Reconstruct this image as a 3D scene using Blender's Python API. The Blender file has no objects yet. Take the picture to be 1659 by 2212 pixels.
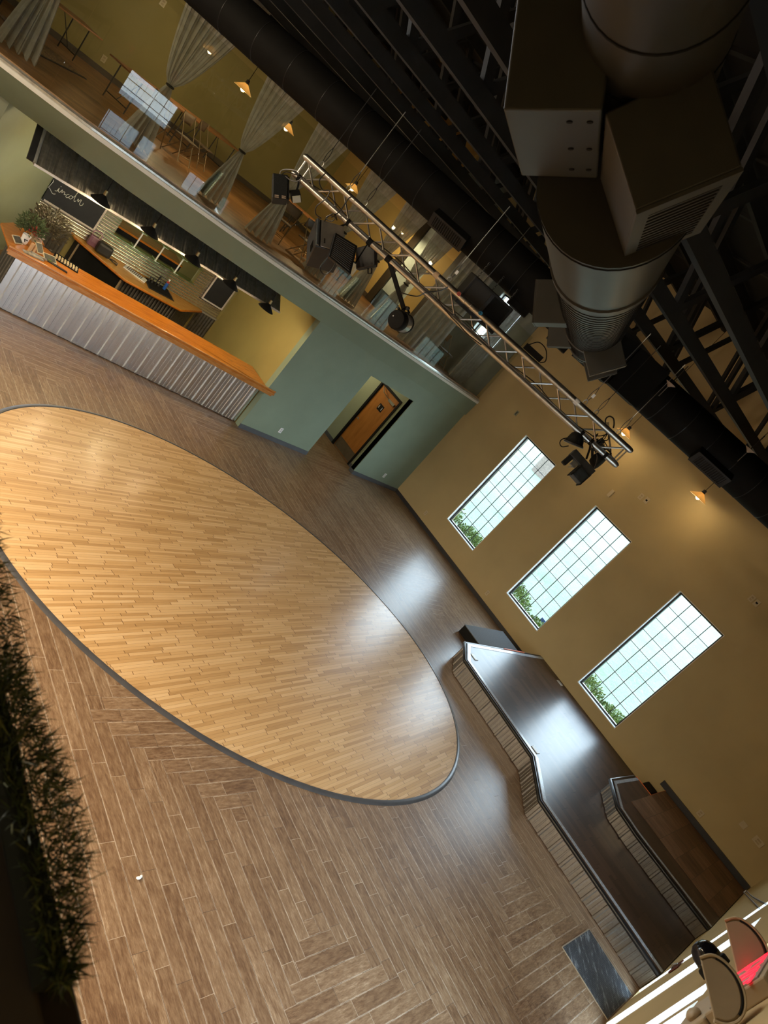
import bpy, bmesh, math, random
from mathutils import Vector as V, Matrix
random.seed(7)
SC = bpy.context.scene
COL = SC.collection
PI = math.pi

# ------------------------------------------------------------------ camera
CAMR = ((0.58891286, -0.49103443, 0.64192432),      # camera right in the room's axes
        (0.2145398, -0.67079083, -0.70993826),      # camera down
        (0.77920108, 0.55581009, -0.28969092))      # camera forward
EYE = V((0, 0, 5.2))
FPX = 1533.0
cam_data = bpy.data.cameras.new('camera')
cam = bpy.data.objects.new('camera', cam_data)
COL.objects.link(cam)
r_, d_, f_ = (V(a) for a in CAMR)
m = Matrix((r_, -d_, -f_)).transposed().to_4x4()
m.translation = EYE
cam.matrix_world = m
cam_data.sensor_fit = 'VERTICAL'
cam_data.sensor_height = 24.0
cam_data.sensor_width = 18.0
cam_data.lens = FPX / 2212 * 24.0
cam_data.clip_start = 0.05
cam_data.clip_end = 300
cam_data.dof.use_dof = True
cam_data.dof.focus_distance = 10.0
cam_data.dof.aperture_fstop = 4.3
SC.camera = cam

# ------------------------------------------------------------------ sky, exposure
SC.view_settings.view_transform = 'Standard'
SC.view_settings.look = 'None'
SC.view_settings.gamma = 1.0
SC.view_settings.use_curve_mapping = False
SC.view_settings.exposure = 0.0
SKY_STRENGTH = 12.0
w = bpy.data.worlds.new('overcast_sky')
SC.world = w
w.use_nodes = True
wn = w.node_tree
wn.nodes.clear()
tc = wn.nodes.new('ShaderNodeTexCoord')
sep = wn.nodes.new('ShaderNodeSeparateXYZ')
rmp = wn.nodes.new('ShaderNodeValToRGB')
rmp.color_ramp.elements[0].position = 0.0
rmp.color_ramp.elements[0].color = (0.80, 0.90, 1.0, 1)
rmp.color_ramp.elements[1].position = 0.9
rmp.color_ramp.elements[1].color = (0.52, 0.72, 1.0, 1)
bg = wn.nodes.new('ShaderNodeBackground')
bg.inputs[1].default_value = SKY_STRENGTH
wo = wn.nodes.new('ShaderNodeOutputWorld')
wn.links.new(tc.outputs['Generated'], sep.inputs[0])
wn.links.new(sep.outputs[2], rmp.inputs[0])
wn.links.new(rmp.outputs[0], bg.inputs[0])
wn.links.new(bg.outputs[0], wo.inputs[0])


def portal(loc, rot, sx, sy):
    """marks a real opening so that the sky is sampled through it"""
    l = bpy.data.lights.new('window_daylight', 'AREA')
    l.shape = 'RECTANGLE'
    l.size, l.size_y = sx, sy
    l.cycles.is_portal = True
    o = bpy.data.objects.new('window_daylight', l)
    o.location = loc
    o.rotation_euler = rot
    COL.objects.link(o)
    return o


def lamp_light(name, loc, power, color, radius, parent=None, kind='POINT'):
    l = bpy.data.lights.new(name, kind)
    l.energy = power
    l.color = color
    l.shadow_soft_size = radius
    o = bpy.data.objects.new(name, l)
    o.location = loc
    o.parent = parent
    COL.objects.link(o)
    return o


# ------------------------------------------------------------------ measuring helpers
def ray(p):
    a, b = p[0] - 829.5, p[1] - 1106.0
    return r_ * a + d_ * b + f_ * FPX


def onz(p, z):
    d = ray(p)
    return EYE + d * ((z - EYE.z) / d.z)


def ony(p, y):
    d = ray(p)
    return EYE + d * (y / d.y)


def onx(p, x):
    d = ray(p)
    return EYE + d * (x / d.x)


FW = V((0.81411, 0.58071, 0))          # horizontal heading of the view: the duct run points this way
ACROSS = V((0.58071, -0.81411, 0))     # across it: truss and cross duct hang this way
UP = V((0, 0, 1))


def onf(p, dist):
    d = ray(p)
    return EYE + d * (dist / d.dot(FW))


# ------------------------------------------------------------------ material helpers
def lin(c):
    return tuple((x / 12.92 if x <= 0.04045 else ((x + 0.055) / 1.055) ** 2.4) for x in c)


def rgb(r, g, b):
    return lin((r / 255, g / 255, b / 255))


class E:
    """a tiny expression writer over shader math nodes"""
    nt = None

    def __init__(s, sock):
        s.s = sock

    @staticmethod
    def op(kind, *a):
        n = E.nt.nodes.new('ShaderNodeMath')
        n.operation = kind
        for i, x in enumerate(a):
            if isinstance(x, E):
                E.nt.links.new(x.s, n.inputs[i])
            else:
                n.inputs[i].default_value = x
        return E(n.outputs[0])

    def __add__(s, o): return E.op('ADD', s, o)
    def __radd__(s, o): return E.op('ADD', o, s)
    def __sub__(s, o): return E.op('SUBTRACT', s, o)
    def __rsub__(s, o): return E.op('SUBTRACT', o, s)
    def __mul__(s, o): return E.op('MULTIPLY', s, o)
    def __rmul__(s, o): return E.op('MULTIPLY', o, s)
    def __truediv__(s, o): return E.op('DIVIDE', s, o)
    def floor(s): return E.op('FLOOR', s)
    def frac(s): return E.op('FRACT', s)
    def lt(s, o): return E.op('LESS_THAN', s, o)
    def min(s, o): return E.op('MINIMUM', s, o)
    def max(s, o): return E.op('MAXIMUM', s, o)
    def mod(s, o): return E.op('FLOORED_MODULO', s, o)


def pick(t, a, b):
    """t ? a : b for t in 0 / 1"""
    return b + t * (a - b)


def vec(nt, x, y, z):
    n = nt.nodes.new('ShaderNodeCombineXYZ')
    for i, v in enumerate((x, y, z)):
        if isinstance(v, E):
            nt.links.new(v.s, n.inputs[i])
        else:
            n.inputs[i].default_value = v
    return n.outputs[0]


def noise(nt, vector, scale, detail=3, rough=0.55):
    n = nt.nodes.new('ShaderNodeTexNoise')
    n.inputs['Scale'].default_value = scale
    n.inputs['Detail'].default_value = detail
    n.inputs['Roughness'].default_value = rough
    if vector is not None:
        nt.links.new(vector, n.inputs['Vector'])
    return E(n.outputs['Fac'])


def white(nt, vector):
    n = nt.nodes.new('ShaderNodeTexWhiteNoise')
    n.noise_dimensions = '3D'
    nt.links.new(vector, n.inputs['Vector'])
    return E(n.outputs['Value'])


def ramp(nt, fac, stops):
    n = nt.nodes.new('ShaderNodeValToRGB')
    nt.links.new(fac.s, n.inputs[0])
    el = n.color_ramp.elements
    while len(el) < len(stops):
        el.new(0.5)
    for e, (p, c) in zip(el, stops):
        e.position = p
        e.color = (*c, 1)
    return n.outputs[0]


def mix(nt, fac, a, b, mode='MIX'):
    n = nt.nodes.new('ShaderNodeMix')
    n.data_type = 'RGBA'
    n.blend_type = mode
    for s, x in ((n.inputs[0], fac), (n.inputs[6], a), (n.inputs[7], b)):
        if isinstance(x, E):
            nt.links.new(x.s, s)
        elif hasattr(x, 'is_output'):
            nt.links.new(x, s)
        else:
            s.default_value = x if not isinstance(x, tuple) else (*x, 1)
    return n.outputs[2]


def new_mat(name):
    m = bpy.data.materials.new(name)
    m.use_nodes = True
    nt = m.node_tree
    E.nt = nt
    return m, nt, nt.nodes['Principled BSDF']


def coords(nt, kind='Object'):
    t = nt.nodes.new('ShaderNodeTexCoord')
    s = nt.nodes.new('ShaderNodeSeparateXYZ')
    nt.links.new(t.outputs[kind], s.inputs[0])
    return t.outputs[kind], E(s.outputs[0]), E(s.outputs[1]), E(s.outputs[2])


def bump(nt, bsdf, height, strength, dist=0.01):
    b = nt.nodes.new('ShaderNodeBump')
    b.inputs['Strength'].default_value = strength
    b.inputs['Distance'].default_value = dist
    nt.links.new(height.s, b.inputs['Height'])
    nt.links.new(b.outputs[0], bsdf.inputs['Normal'])


def plain(name, col, rough=0.6, metal=0.0, vary=0.12, scale=6.0, spec=0.5, bumpy=0.0, bscale=60, stretch=None):
    """a procedural paint / metal / plastic: base colour with a little uneven wear"""
    m, nt, b = new_mat(name)
    co, x, y, z = coords(nt)
    if stretch:
        co = vec(nt, x * stretch[0], y * stretch[1], z * stretch[2])
    n = noise(nt, co, scale, 4)
    c1 = tuple(max(0, c * (1 - vary)) for c in col)
    c2 = tuple(min(1, c * (1 + vary)) for c in col)
    nt.links.new(ramp(nt, n, [(0.3, c1), (0.7, c2)]), b.inputs['Base Color'])
    b.inputs['Roughness'].default_value = rough
    b.inputs['Metallic'].default_value = metal
    b.inputs['Specular IOR Level'].default_value = spec
    if bumpy:
        bump(nt, b, noise(nt, co, bscale, 3), bumpy, 0.004)
    return m


def wood(name, c_dark, c_mid, c_light, rough=0.35, axis=0, scale=3.0, coat=0.0, squeeze=14):
    m, nt, b = new_mat(name)
    co, x, y, z = coords(nt)
    k = [squeeze, squeeze, squeeze]
    k[axis] = 1.0
    v = vec(nt, x * k[0], y * k[1], z * k[2])
    n = noise(nt, v, scale, 5, 0.6)
    nt.links.new(ramp(nt, n, [(0.28, c_dark), (0.5, c_mid), (0.75, c_light)]), b.inputs['Base Color'])
    b.inputs['Roughness'].default_value = rough
    b.inputs['Coat Weight'].default_value = coat
    b.inputs['Coat Roughness'].default_value = 0.06
    return m


def glow(name, col, strength):
    m, nt, b = new_mat(name)
    b.inputs['Base Color'].default_value = (*col, 1)
    b.inputs['Emission Color'].default_value = (*col, 1)
    b.inputs['Emission Strength'].default_value = strength
    return m


def clear_glass(name, tint=(1, 1, 1), ior=1.5):
    m = bpy.data.materials.new(name)
    m.use_nodes = True
    nt = m.node_tree
    nt.nodes.clear()
    o = nt.nodes.new('ShaderNodeOutputMaterial')
    t = nt.nodes.new('ShaderNodeBsdfTransparent')
    t.inputs[0].default_value = (*tint, 1)
    g = nt.nodes.new('ShaderNodeBsdfGlossy')
    g.inputs['Roughness'].default_value = 0.0
    f = nt.nodes.new('ShaderNodeFresnel')
    f.inputs[0].default_value = ior
    mx = nt.nodes.new('ShaderNodeMixShader')
    ge = nt.nodes.new('ShaderNodeNewGeometry')
    front = nt.nodes.new('ShaderNodeMath')
    front.operation = 'SUBTRACT'
    front.inputs[0].default_value = 1.0
    nt.links.new(ge.outputs['Backfacing'], front.inputs[1])
    fm = nt.nodes.new('ShaderNodeMath')
    fm.operation = 'MULTIPLY'
    nt.links.new(f.outputs[0], fm.inputs[0])
    nt.links.new(front.outputs[0], fm.inputs[1])
    nt.links.new(fm.outputs[0], mx.inputs[0])
    nt.links.new(t.outputs[0], mx.inputs[1])
    nt.links.new(g.outputs[0], mx.inputs[2])
    nt.links.new(mx.outputs[0], o.inputs[0])
    return m


def zoned_tiles(name, width, length, pal, grout, rough, g=0.011):
    """wood-look tiles in running bond; the bond turns by a quarter from one diagonal field to the next"""
    m, nt, b = new_mat(name)
    co, x0, y0, z0 = coords(nt)
    x = x0 / width
    y = y0 / width
    i, j, fx, fy = x.floor(), y.floor(), x.frac(), y.frac()
    sq = ((i + j) * width - 7.06) / 3.70
    dq = ((i - j) * width - 4.15) / 3.92
    odd = (sq.floor() + dq.floor()).mod(2.0)
    hor = (1.0 - odd.lt(0.5)) * (1.0 - sq.frac().lt(0.22)) * dq.frac().lt(0.664)
    n = length / width
    ux = (x + j) / n
    uy = (y + i) / n
    uu = pick(hor, ux, uy)
    k, u = uu.floor(), uu.frac() * n
    v = pick(hor, fy, fx)
    idv = vec(nt, k, pick(hor, j, i + 0.43), hor * 3.7)
    r1 = white(nt, idv)
    edge = u.min(n - u).min(v).min(1.0 - v)
    groutm = edge.lt(g)
    gv = vec(nt, u * 0.5 + r1 * 40.0, v * 2.4 + r1 * 17.0, k * 1.7 + r1 * 5.0)
    g1 = noise(nt, gv, 2.2, 7, 0.72)
    gv2 = vec(nt, u * 1.6 + r1 * 11.0, v * 15.0, r1 * 30.0)
    g2 = noise(nt, gv2, 2.0, 5, 0.75)
    tone = g1 * 1.0 + g2 * 0.55 + r1 * 0.14 - 0.36
    colr = ramp(nt, tone, pal)
    nearedge = v.min(1.0 - v).lt(0.05) * g2.lt(0.52)
    colr = mix(nt, nearedge * 0.45, colr, grout)
    gcol = mix(nt, white(nt, vec(nt, i, j, 2.0)).lt(0.45), grout, (0.06, 0.045, 0.035))
    colr = mix(nt, groutm * 0.8, colr, gcol)
    nt.links.new(colr, b.inputs['Base Color'])
    rr = g2 * 0.14 + (rough - 0.07)
    nt.links.new(rr.s, b.inputs['Roughness'])
    bump(nt, b, edge.min(0.03) * 30.0 + g2 * 0.15 + r1 * 0.2, 0.22, 0.003)
    return m


def strips(name, width, length, rot, pal, seam, rough, coat=0.0, g=0.02, gl=0.004, grain=1.0):
    """narrow floor boards with staggered butt joints"""
    m, nt, b = new_mat(name)
    co, x0, y0, z0 = coords(nt)
    c, s = math.cos(rot), math.sin(rot)
    x = (x0 * c + y0 * s) / length
    y = (y0 * c - x0 * s) / width
    row = y.floor()
    off = white(nt, vec(nt, row, 3.1, 0.0))
    xs = x + off * 5.0
    k = xs.floor()
    u, v = xs.frac(), y.frac()
    # a second random joint inside each board length, so that boards differ in length
    cut = white(nt, vec(nt, row, k, 7.0)) * 0.6 + 0.2
    part = u.lt(cut)
    idv = vec(nt, row, k, part * 5.0)
    r1 = white(nt, idv)
    jd = E.op('ABSOLUTE', u - cut).min(u).min(1.0 - u)
    seamm = (v.min(1.0 - v).lt(g)).max(jd.lt(gl))
    gv = vec(nt, u * length * 2.2 + r1 * 30.0, v * width * 60.0 * grain + r1 * 9.0, row)
    g1 = noise(nt, gv, 1.3, 5, 0.65)
    tone = r1 * 0.55 + g1 * 0.5
    colr = ramp(nt, tone, pal)
    colr = mix(nt, seamm, colr, seam)
    nt.links.new(colr, b.inputs['Base Color'])
    rr = g1 * 0.12 + (rough - 0.05)
    nt.links.new(rr.s, b.inputs['Roughness'])
    b.inputs['Coat Weight'].default_value = coat
    b.inputs['Coat Roughness'].default_value = 0.18
    # boards lie very slightly cupped
    bump(nt, b, v.min(1.0 - v).min(0.12) * 6.0 + r1 * 0.15, 0.12, 0.002)
    return m


# ------------------------------------------------------------------ mesh helpers
class MB:
    def __init__(s):
        s.v, s.f, s.mi, s.cur = [], [], [], 0

    def mat(s, i):
        s.cur = i
        return s

    def add(s, vs, fs):
        k = len(s.v)
        s.v += [tuple(a) for a in vs]
        for f in fs:
            s.f.append(tuple(k + i for i in f))
            s.mi.append(s.cur)
        return s

    def box(s, c, size, u=V((1, 0, 0)), w=UP):
        """oriented box: size along u, along w x u, along w"""
        u = V(u).normalized()
        w = V(w).normalized()
        t = w.cross(u).normalized()
        w = u.cross(t).normalized()
        c = V(c)
        a, b, h = size[0] / 2, size[1] / 2, size[2] / 2
        P = [c + u * (a * i) + t * (b * j) + w * (h * k) for k in (-1, 1) for i, j in ((-1, -1), (1, -1), (1, 1), (-1, 1))]
        return s.add(P, [(3, 2, 1, 0), (4, 5, 6, 7), (0, 1, 5, 4), (1, 2, 6, 5), (2, 3, 7, 6), (3, 0, 4, 7)])

    def b2(s, a, b):
        a, b = V(a), V(b)
        return s.box((a + b) / 2, tuple(abs(b[i] - a[i]) for i in range(3)))

    def ext(s, poly, o, u, v, w):
        """polygon (a, b) on axes u, v from origin o, pushed along the vector w"""
        o, u, v, w = V(o), V(u), V(v), V(w)
        n = len(poly)
        P = [o + u * a + v * b for a, b in poly]
        Q = [p + w for p in P]
        return s.add(P + Q, [tuple(range(n))[::-1], tuple(range(n, 2 * n))] + [(i, (i + 1) % n, n + (i + 1) % n, n + i) for i in range(n)])

    def prism(s, poly, z0, z1):
        return s.ext(poly, (0, 0, z0), (1, 0, 0), (0, 1, 0), (0, 0, z1 - z0))

    def tube(s, pts, r, n=8, cap=True):
        pts = [V(p) for p in pts]
        rs = r if isinstance(r, (list, tuple)) else [r] * len(pts)
        vs, fs = [], []
        prev = None
        for i, p in enumerate(pts):
            a = pts[max(0, i - 1)]
            b = pts[min(len(pts) - 1, i + 1)]
            t = (b - a).normalized()
            if prev is None:
                h = V((0, 0, 1)) if abs(t.z) < 0.9 else V((1, 0, 0))
                e = t.cross(h).normalized()
            else:
                e = (prev - t * prev.dot(t)).normalized()
            prev = e
            g = t.cross(e)
            for k in range(n):
                q = 2 * PI * k / n
                vs.append(p + (e * math.cos(q) + g * math.sin(q)) * rs[i])
        m = len(pts)
        for i in range(m - 1):
            for k in range(n):
                fs.append((i * n + k, i * n + (k + 1) % n, (i + 1) * n + (k + 1) % n, (i + 1) * n + k))
        if cap:
            fs.append(tuple(range(n))[::-1])
            fs.append(tuple((m - 1) * n + k for k in range(n)))
        return s.add(vs, fs)

    def lathe(s, prof, o=(0, 0, 0), axis=UP, n=24, closed=False):
        """profile of (radius, height along axis)"""
        o, ax = V(o), V(axis).normalized()
        h = V((0, 0, 1)) if abs(ax.z) < 0.9 else V((1, 0, 0))
        e = ax.cross(h).normalized()
        g = ax.cross(e)
        vs, fs = [], []
        for r, z in prof:
            for k in range(n):
                q = 2 * PI * k / n
                vs.append(o + ax * z + (e * math.cos(q) + g * math.sin(q)) * max(r, 1e-4))
        m = len(prof)
        for i in range(m - 1 if not closed else m):
            for k in range(n):
                a, b = i * n, ((i + 1) % m) * n
                fs.append((a + k, a + (k + 1) % n, b + (k + 1) % n, b + k))
        if not closed:
            if prof[0][0] > 2e-4:
                fs.append(tuple(range(n))[::-1])
            if prof[-1][0] > 2e-4:
                fs.append(tuple((m - 1) * n + k for k in range(n)))
        return s.add(vs, fs)

    def sphere(s, c, r, n=12, sq=(1, 1, 1)):
        c = V(c)
        vs, fs = [], []
        m = max(4, n // 2)
        for i in range(m + 1):
            a = PI * i / m
            for k in range(n):
                q = 2 * PI * k / n
                vs.append(c + V((math.sin(a) * math.cos(q) * sq[0], math.sin(a) * math.sin(q) * sq[1], math.cos(a) * sq[2])) * r)
        for i in range(m):
            for k in range(n):
                fs.append((i * n + k, i * n + (k + 1) % n, (i + 1) * n + (k + 1) % n, (i + 1) * n + k))
        return s.add(vs, fs)

    def grid(s, fn, nu, nv):
        vs = [fn(i / nu, j / nv) for j in range(nv + 1) for i in range(nu + 1)]
        fs = [(j * (nu + 1) + i, j * (nu + 1) + i + 1, (j + 1) * (nu + 1) + i + 1, (j + 1) * (nu + 1) + i) for j in range(nv) for i in range(nu)]
        return s.add(vs, fs)

    def build(s, name, mats, parent=None, W=False, smooth=False, bevel=0.0, solid=0.0, weld=False):
        me = bpy.data.meshes.new(name)
        off = V((0, 0, 0))
        if W and parent is not None:
            q = parent
            while q is not None:
                off += q.location
                q = q.parent
        me.from_pydata([tuple(V(a) - off) for a in s.v], [], s.f)
        if not isinstance(mats, (list, tuple)):
            mats = [mats]
        for mt in mats:
            me.materials.append(mt)
        if len(mats) > 1:
            me.polygons.foreach_set('material_index', s.mi)
        bm = bmesh.new()
        bm.from_mesh(me)
        if weld:
            bmesh.ops.remove_doubles(bm, verts=bm.verts, dist=1e-4)
        bmesh.ops.recalc_face_normals(bm, faces=bm.faces)
        bm.to_mesh(me)
        bm.free()
        if smooth:
            me.polygons.foreach_set('use_smooth', [True] * len(me.polygons))
            try:
                me.set_sharp_from_angle(angle=math.radians(40))
            except Exception:
                pass
        o = bpy.data.objects.new(name, me)
        COL.objects.link(o)
        if parent is not None:
            o.parent = parent
        if bevel:
            b = o.modifiers.new('bevel', 'BEVEL')
            b.width = bevel
            b.segments = 2
            b.limit_method = 'ANGLE'
        if solid:
            b = o.modifiers.new('solid', 'SOLIDIFY')
            b.thickness = solid
            b.offset = 0
        return o


def tag(o, label, cat, group=None, kind=None):
    o['label'] = label
    o['category'] = cat
    if group:
        o['group'] = group
    if kind:
        o['kind'] = kind
    return o


def thing(name, label, cat, loc=(0, 0, 0), rotz=0.0, group=None):
    o = bpy.data.objects.new(name, None)
    o.empty_display_size = 0.1
    o.location = loc
    o.rotation_euler = (0, 0, rotz)
    COL.objects.link(o)
    return tag(o, label, cat, group)


def struct(name, mb, mats, parent=None, **k):
    o = mb.build(name, mats, parent, **k)
    if parent is None:
        o['kind'] = 'structure'
    return o


def dup(root, loc=None, rotz=None, label=None, group=None):
    r = root.copy()
    COL.objects.link(r)
    if loc is not None:
        r.location = loc
    if rotz is not None:
        r.rotation_euler = (0, 0, rotz)
    if label:
        r['label'] = label
    if group:
        r['group'] = group

    def kids(a, b):
        for ch in list(a.children):
            c = ch.copy()
            COL.objects.link(c)
            c.parent = b
            kids(ch, c)
    kids(root, r)
    return r


def smoothpath(pts, n=6):
    """Catmull-Rom through the points"""
    P = [V(p) for p in pts]
    P = [P[0] * 2 - P[1]] + P + [P[-1] * 2 - P[-2]]
    out = []
    for i in range(1, len(P) - 2):
        a, b, c, d = P[i - 1:i + 3]
        for k in range(n):
            t = k / n
            out.append(0.5 * (2 * b + (c - a) * t + (2 * a - 5 * b + 4 * c - d) * t * t + (3 * b - a - 3 * c + d) * t ** 3))
    out.append(P[-2])
    return out

# ================================================================== MATERIALS
M = {}
M['tan'] = plain('tan_wall_paint', (0.49, 0.375, 0.19), 0.75, vary=0.05, scale=1.2, spec=0.25, bumpy=0.15, bscale=90)
M['green'] = plain('sage_wall_paint', (0.215, 0.275, 0.205), 0.6, vary=0.05, scale=1.5, spec=0.3, bumpy=0.5, bscale=28)
M['olive'] = plain('olive_wall_paint', (0.30, 0.25, 0.095), 0.7, vary=0.06, scale=1.2, spec=0.25, bumpy=0.12, bscale=80)
M['pale_green'] = plain('pale_green_wall_paint', (0.27, 0.30, 0.21), 0.6, vary=0.05, scale=1.5, spec=0.3, bumpy=0.3, bscale=40)
M['grey_wall'] = plain('grey_wall_paint', (0.24, 0.26, 0.24), 0.7, vary=0.05)
M['base'] = plain('slate_grey_baseboard', (0.075, 0.083, 0.095), 0.4, vary=0.1)
M['basedark'] = plain('charcoal_baseboard', (0.035, 0.034, 0.036), 0.4, vary=0.1)
M['black'] = plain('flat_black_paint', (0.007, 0.007, 0.007), 0.7, vary=0.3, scale=3, spec=0.2)
M['blackroof'] = plain('black_roof_paint', (0.0135, 0.0135, 0.0135), 0.65, vary=0.35, scale=2.5, spec=0.3)
M['blackgloss'] = plain('black_plastic', (0.012, 0.012, 0.013), 0.3, vary=0.2)
M['charcoal'] = plain('charcoal_metal', (0.03, 0.03, 0.032), 0.38, metal=0.3, vary=0.2)
M['white'] = plain('white_trim_paint', (0.74, 0.75, 0.72), 0.45, vary=0.04)
M['plate'] = plain('almond_plate', (0.55, 0.45, 0.28), 0.4, vary=0.03)
M['whiteplate'] = plain('white_plate', (0.78, 0.80, 0.82), 0.35, vary=0.03)
M['alu'] = plain('brushed_aluminium', (0.60, 0.585, 0.56), 0.33, metal=1.0, vary=0.15, scale=9)
M['steel'] = plain('dull_steel', (0.42, 0.42, 0.42), 0.35, metal=1.0, vary=0.15, scale=9)
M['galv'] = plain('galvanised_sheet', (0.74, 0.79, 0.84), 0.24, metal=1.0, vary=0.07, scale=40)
M['galvdark'] = plain('dark_galvanised_sheet', (0.15, 0.145, 0.135), 0.42, metal=0.7, vary=0.25, scale=14)
M['galvstage'] = plain('stage_skirt_sheet', (0.36, 0.34, 0.31), 0.28, metal=0.9, vary=0.08, scale=30)
M['glass'] = clear_glass('window_glass', (0.97, 1.0, 0.98))
M['mezzglass'] = clear_glass('mezzanine_glass', (0.93, 0.95, 0.92), 1.55)
M['tile'] = zoned_tiles('wood_look_tile', 0.152, 0.914,
                        [(0.22, (0.095, 0.050, 0.026)), (0.42, (0.17, 0.098, 0.052)), (0.58, (0.245, 0.155, 0.088)), (0.78, (0.40, 0.285, 0.18))],
                        (0.50, 0.41, 0.31), 0.36)
M['maple'] = strips('maple_strip_floor', 0.041, 1.15, math.radians(9.5),
                    [(0.15, (0.40, 0.225, 0.085)), (0.45, (0.56, 0.34, 0.145)), (0.7, (0.64, 0.415, 0.20)), (0.95, (0.72, 0.50, 0.27))],
                    (0.19, 0.10, 0.04), 0.32, coat=0.12)
M['stagewood'] = strips('dark_stage_floor', 0.125, 1.2, math.radians(90),
                        [(0.2, (0.022, 0.012, 0.008)), (0.5, (0.045, 0.024, 0.016)), (0.9, (0.085, 0.046, 0.03))],
                        (0.010, 0.006, 0.005), 0.35, coat=0.0, g=0.012)
M['mezzwood'] = strips('mezzanine_plank_floor', 0.19, 1.4, math.radians(3),
                       [(0.2, (0.17, 0.072, 0.020)), (0.5, (0.27, 0.12, 0.036)), (0.9, (0.37, 0.18, 0.06))],
                       (0.06, 0.025, 0.01), 0.4)
M['barwood'] = wood('varnished_orange_oak', (0.30, 0.085, 0.008), (0.47, 0.150, 0.014), (0.56, 0.20, 0.025), 0.22, 0, 3.0, 0.5)
M['barwood_pale'] = wood('varnished_yellow_oak', (0.42, 0.19, 0.03), (0.56, 0.28, 0.05), (0.64, 0.35, 0.08), 0.25, 0, 4.0, 0.5)
M['doorwood'] = wood('birch_door_veneer', (0.30, 0.105, 0.018), (0.39, 0.145, 0.026), (0.45, 0.18, 0.037), 0.4, 2, 2.0, 0.1, 5)

XW, YB = 15.70, 11.39
ZM = 3.37                                         # mezzanine floor level

# ================================================================== SETTING
mb = MB()
mb.b2((-4.2, -0.9, -0.12), (16.0, 16.5, 0.0))
struct('floor', mb, M['tile'])

# right wall with its three tall windows
WIN = [(8.32, 9.52), (5.63, 6.84), (2.91, 4.13)]
WZ0, WZ1 = 0.70, 3.69
mb = MB()
T = 0.24
ys = [-1.0]
for a, b in reversed(WIN):
    ys += [a, b]
# plus one upstairs window beside the mezzanine, near the roof
UW = (12.15, 13.15, 4.55, 5.95)
ys += [UW[0], UW[1], 24.0]
for k in range(0, len(ys), 2):
    mb.b2((XW, ys[k], 0), (XW + T, ys[k + 1], 8.6))
for a, b in WIN:
    mb.b2((XW, a, 0), (XW + T, b, WZ0))
    mb.b2((XW, a, WZ1), (XW + T, b, 8.6))
mb.b2((XW, UW[0], 0), (XW + T, UW[1], UW[2]))
mb.b2((XW, UW[0], UW[3]), (XW + T, UW[1], 8.6))
struct('wall_right', mb, M['tan'])


def window(n, y0, y1, z0, z1, cols, rows):
    w_ = MB()
    d0, d1, fw = XW + 0.085, XW + 0.15, 0.045
    w_.b2((d0, y0, z0), (d1, y0 + fw, z1)).b2((d0, y1 - fw, z0), (d1, y1, z1))
    w_.b2((d0, y0 + fw, z0), (d1, y1 - fw, z0 + fw)).b2((d0, y0 + fw, z1 - fw), (d1, y1 - fw, z1))
    fr = struct('window_%d' % n, w_, M['blackgloss'])
    g = MB()
    for i in range(1, cols):
        yy = y0 + fw + (y1 - y0 - 2 * fw) * i / cols
        g.box((d0 + 0.03, yy, (z0 + z1) / 2), (0.016, 0.014, z1 - z0 - 2 * fw))
    for j in range(1, rows):
        zz = z0 + fw + (z1 - z0 - 2 * fw) * j / rows
        g.box((d0 + 0.03, (y0 + y1) / 2, zz), (0.016, y1 - y0 - 2 * fw, 0.014))
    g.build('muntin_grid', M['blackgloss'], fr)
    g = MB()
    g.b2((d0 + 0.040, y0 + fw, z0 + fw), (d0 + 0.046, y1 - fw, z1 - fw))
    g.build('window_pane', M['glass'], fr)
    g = MB()
    g.b2((XW - 0.008, y0 - 0.012, z0 - 0.014), (d0, y1 + 0.012, z0 + 0.006))
    g.b2((XW - 0.008, y1 - 0.004, z0), (d0, y1 + 0.014, z1))
    g.b2((XW - 0.004, y0 - 0.010, z0), (d0, y0 + 0.004, z1))
    g.b2((XW - 0.004, y0, z1 - 0.004), (d0, y1, z1 + 0.010))
    g.build('window_sill', M['white'], fr)
    portal((XW + 0.2, (y0 + y1) / 2, (z0 + z1) / 2), (0, -PI / 2, 0) if False else (0, PI / 2, 0), z1 - z0, y1 - y0)


for k, (a, b) in enumerate(WIN):
    window(k + 1, a, b, WZ0, WZ1, 4, 8)
window(4, UW[0], UW[1], UW[2], UW[3], 4, 4)

# baseboards
mb = MB()
mb.b2((XW - 0.018, 5.1, 0), (XW, YB, 0.105))
struct('baseboard_right', mb, M['basedark'])
mb = MB()
mb.b2((9.76, YB - 0.018, 0), (11.95, YB, 0.105)).b2((13.715, YB - 0.018, 0), (XW, YB, 0.105))
struct('baseboard_back', mb, M['base'])

# sage green back wall with the corridor opening
OX0, OX1, OZ = 11.95, 13.715, 2.49
mb = MB()
mb.b2((9.77, YB, 0), (OX0, YB + 0.16, 2.93)).b2((OX1, YB, 0), (XW, YB + 0.16, 2.93)).b2((OX0, YB, OZ), (OX1, YB + 0.16, 2.93))
struct('wall_back', mb, M['green'])

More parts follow.
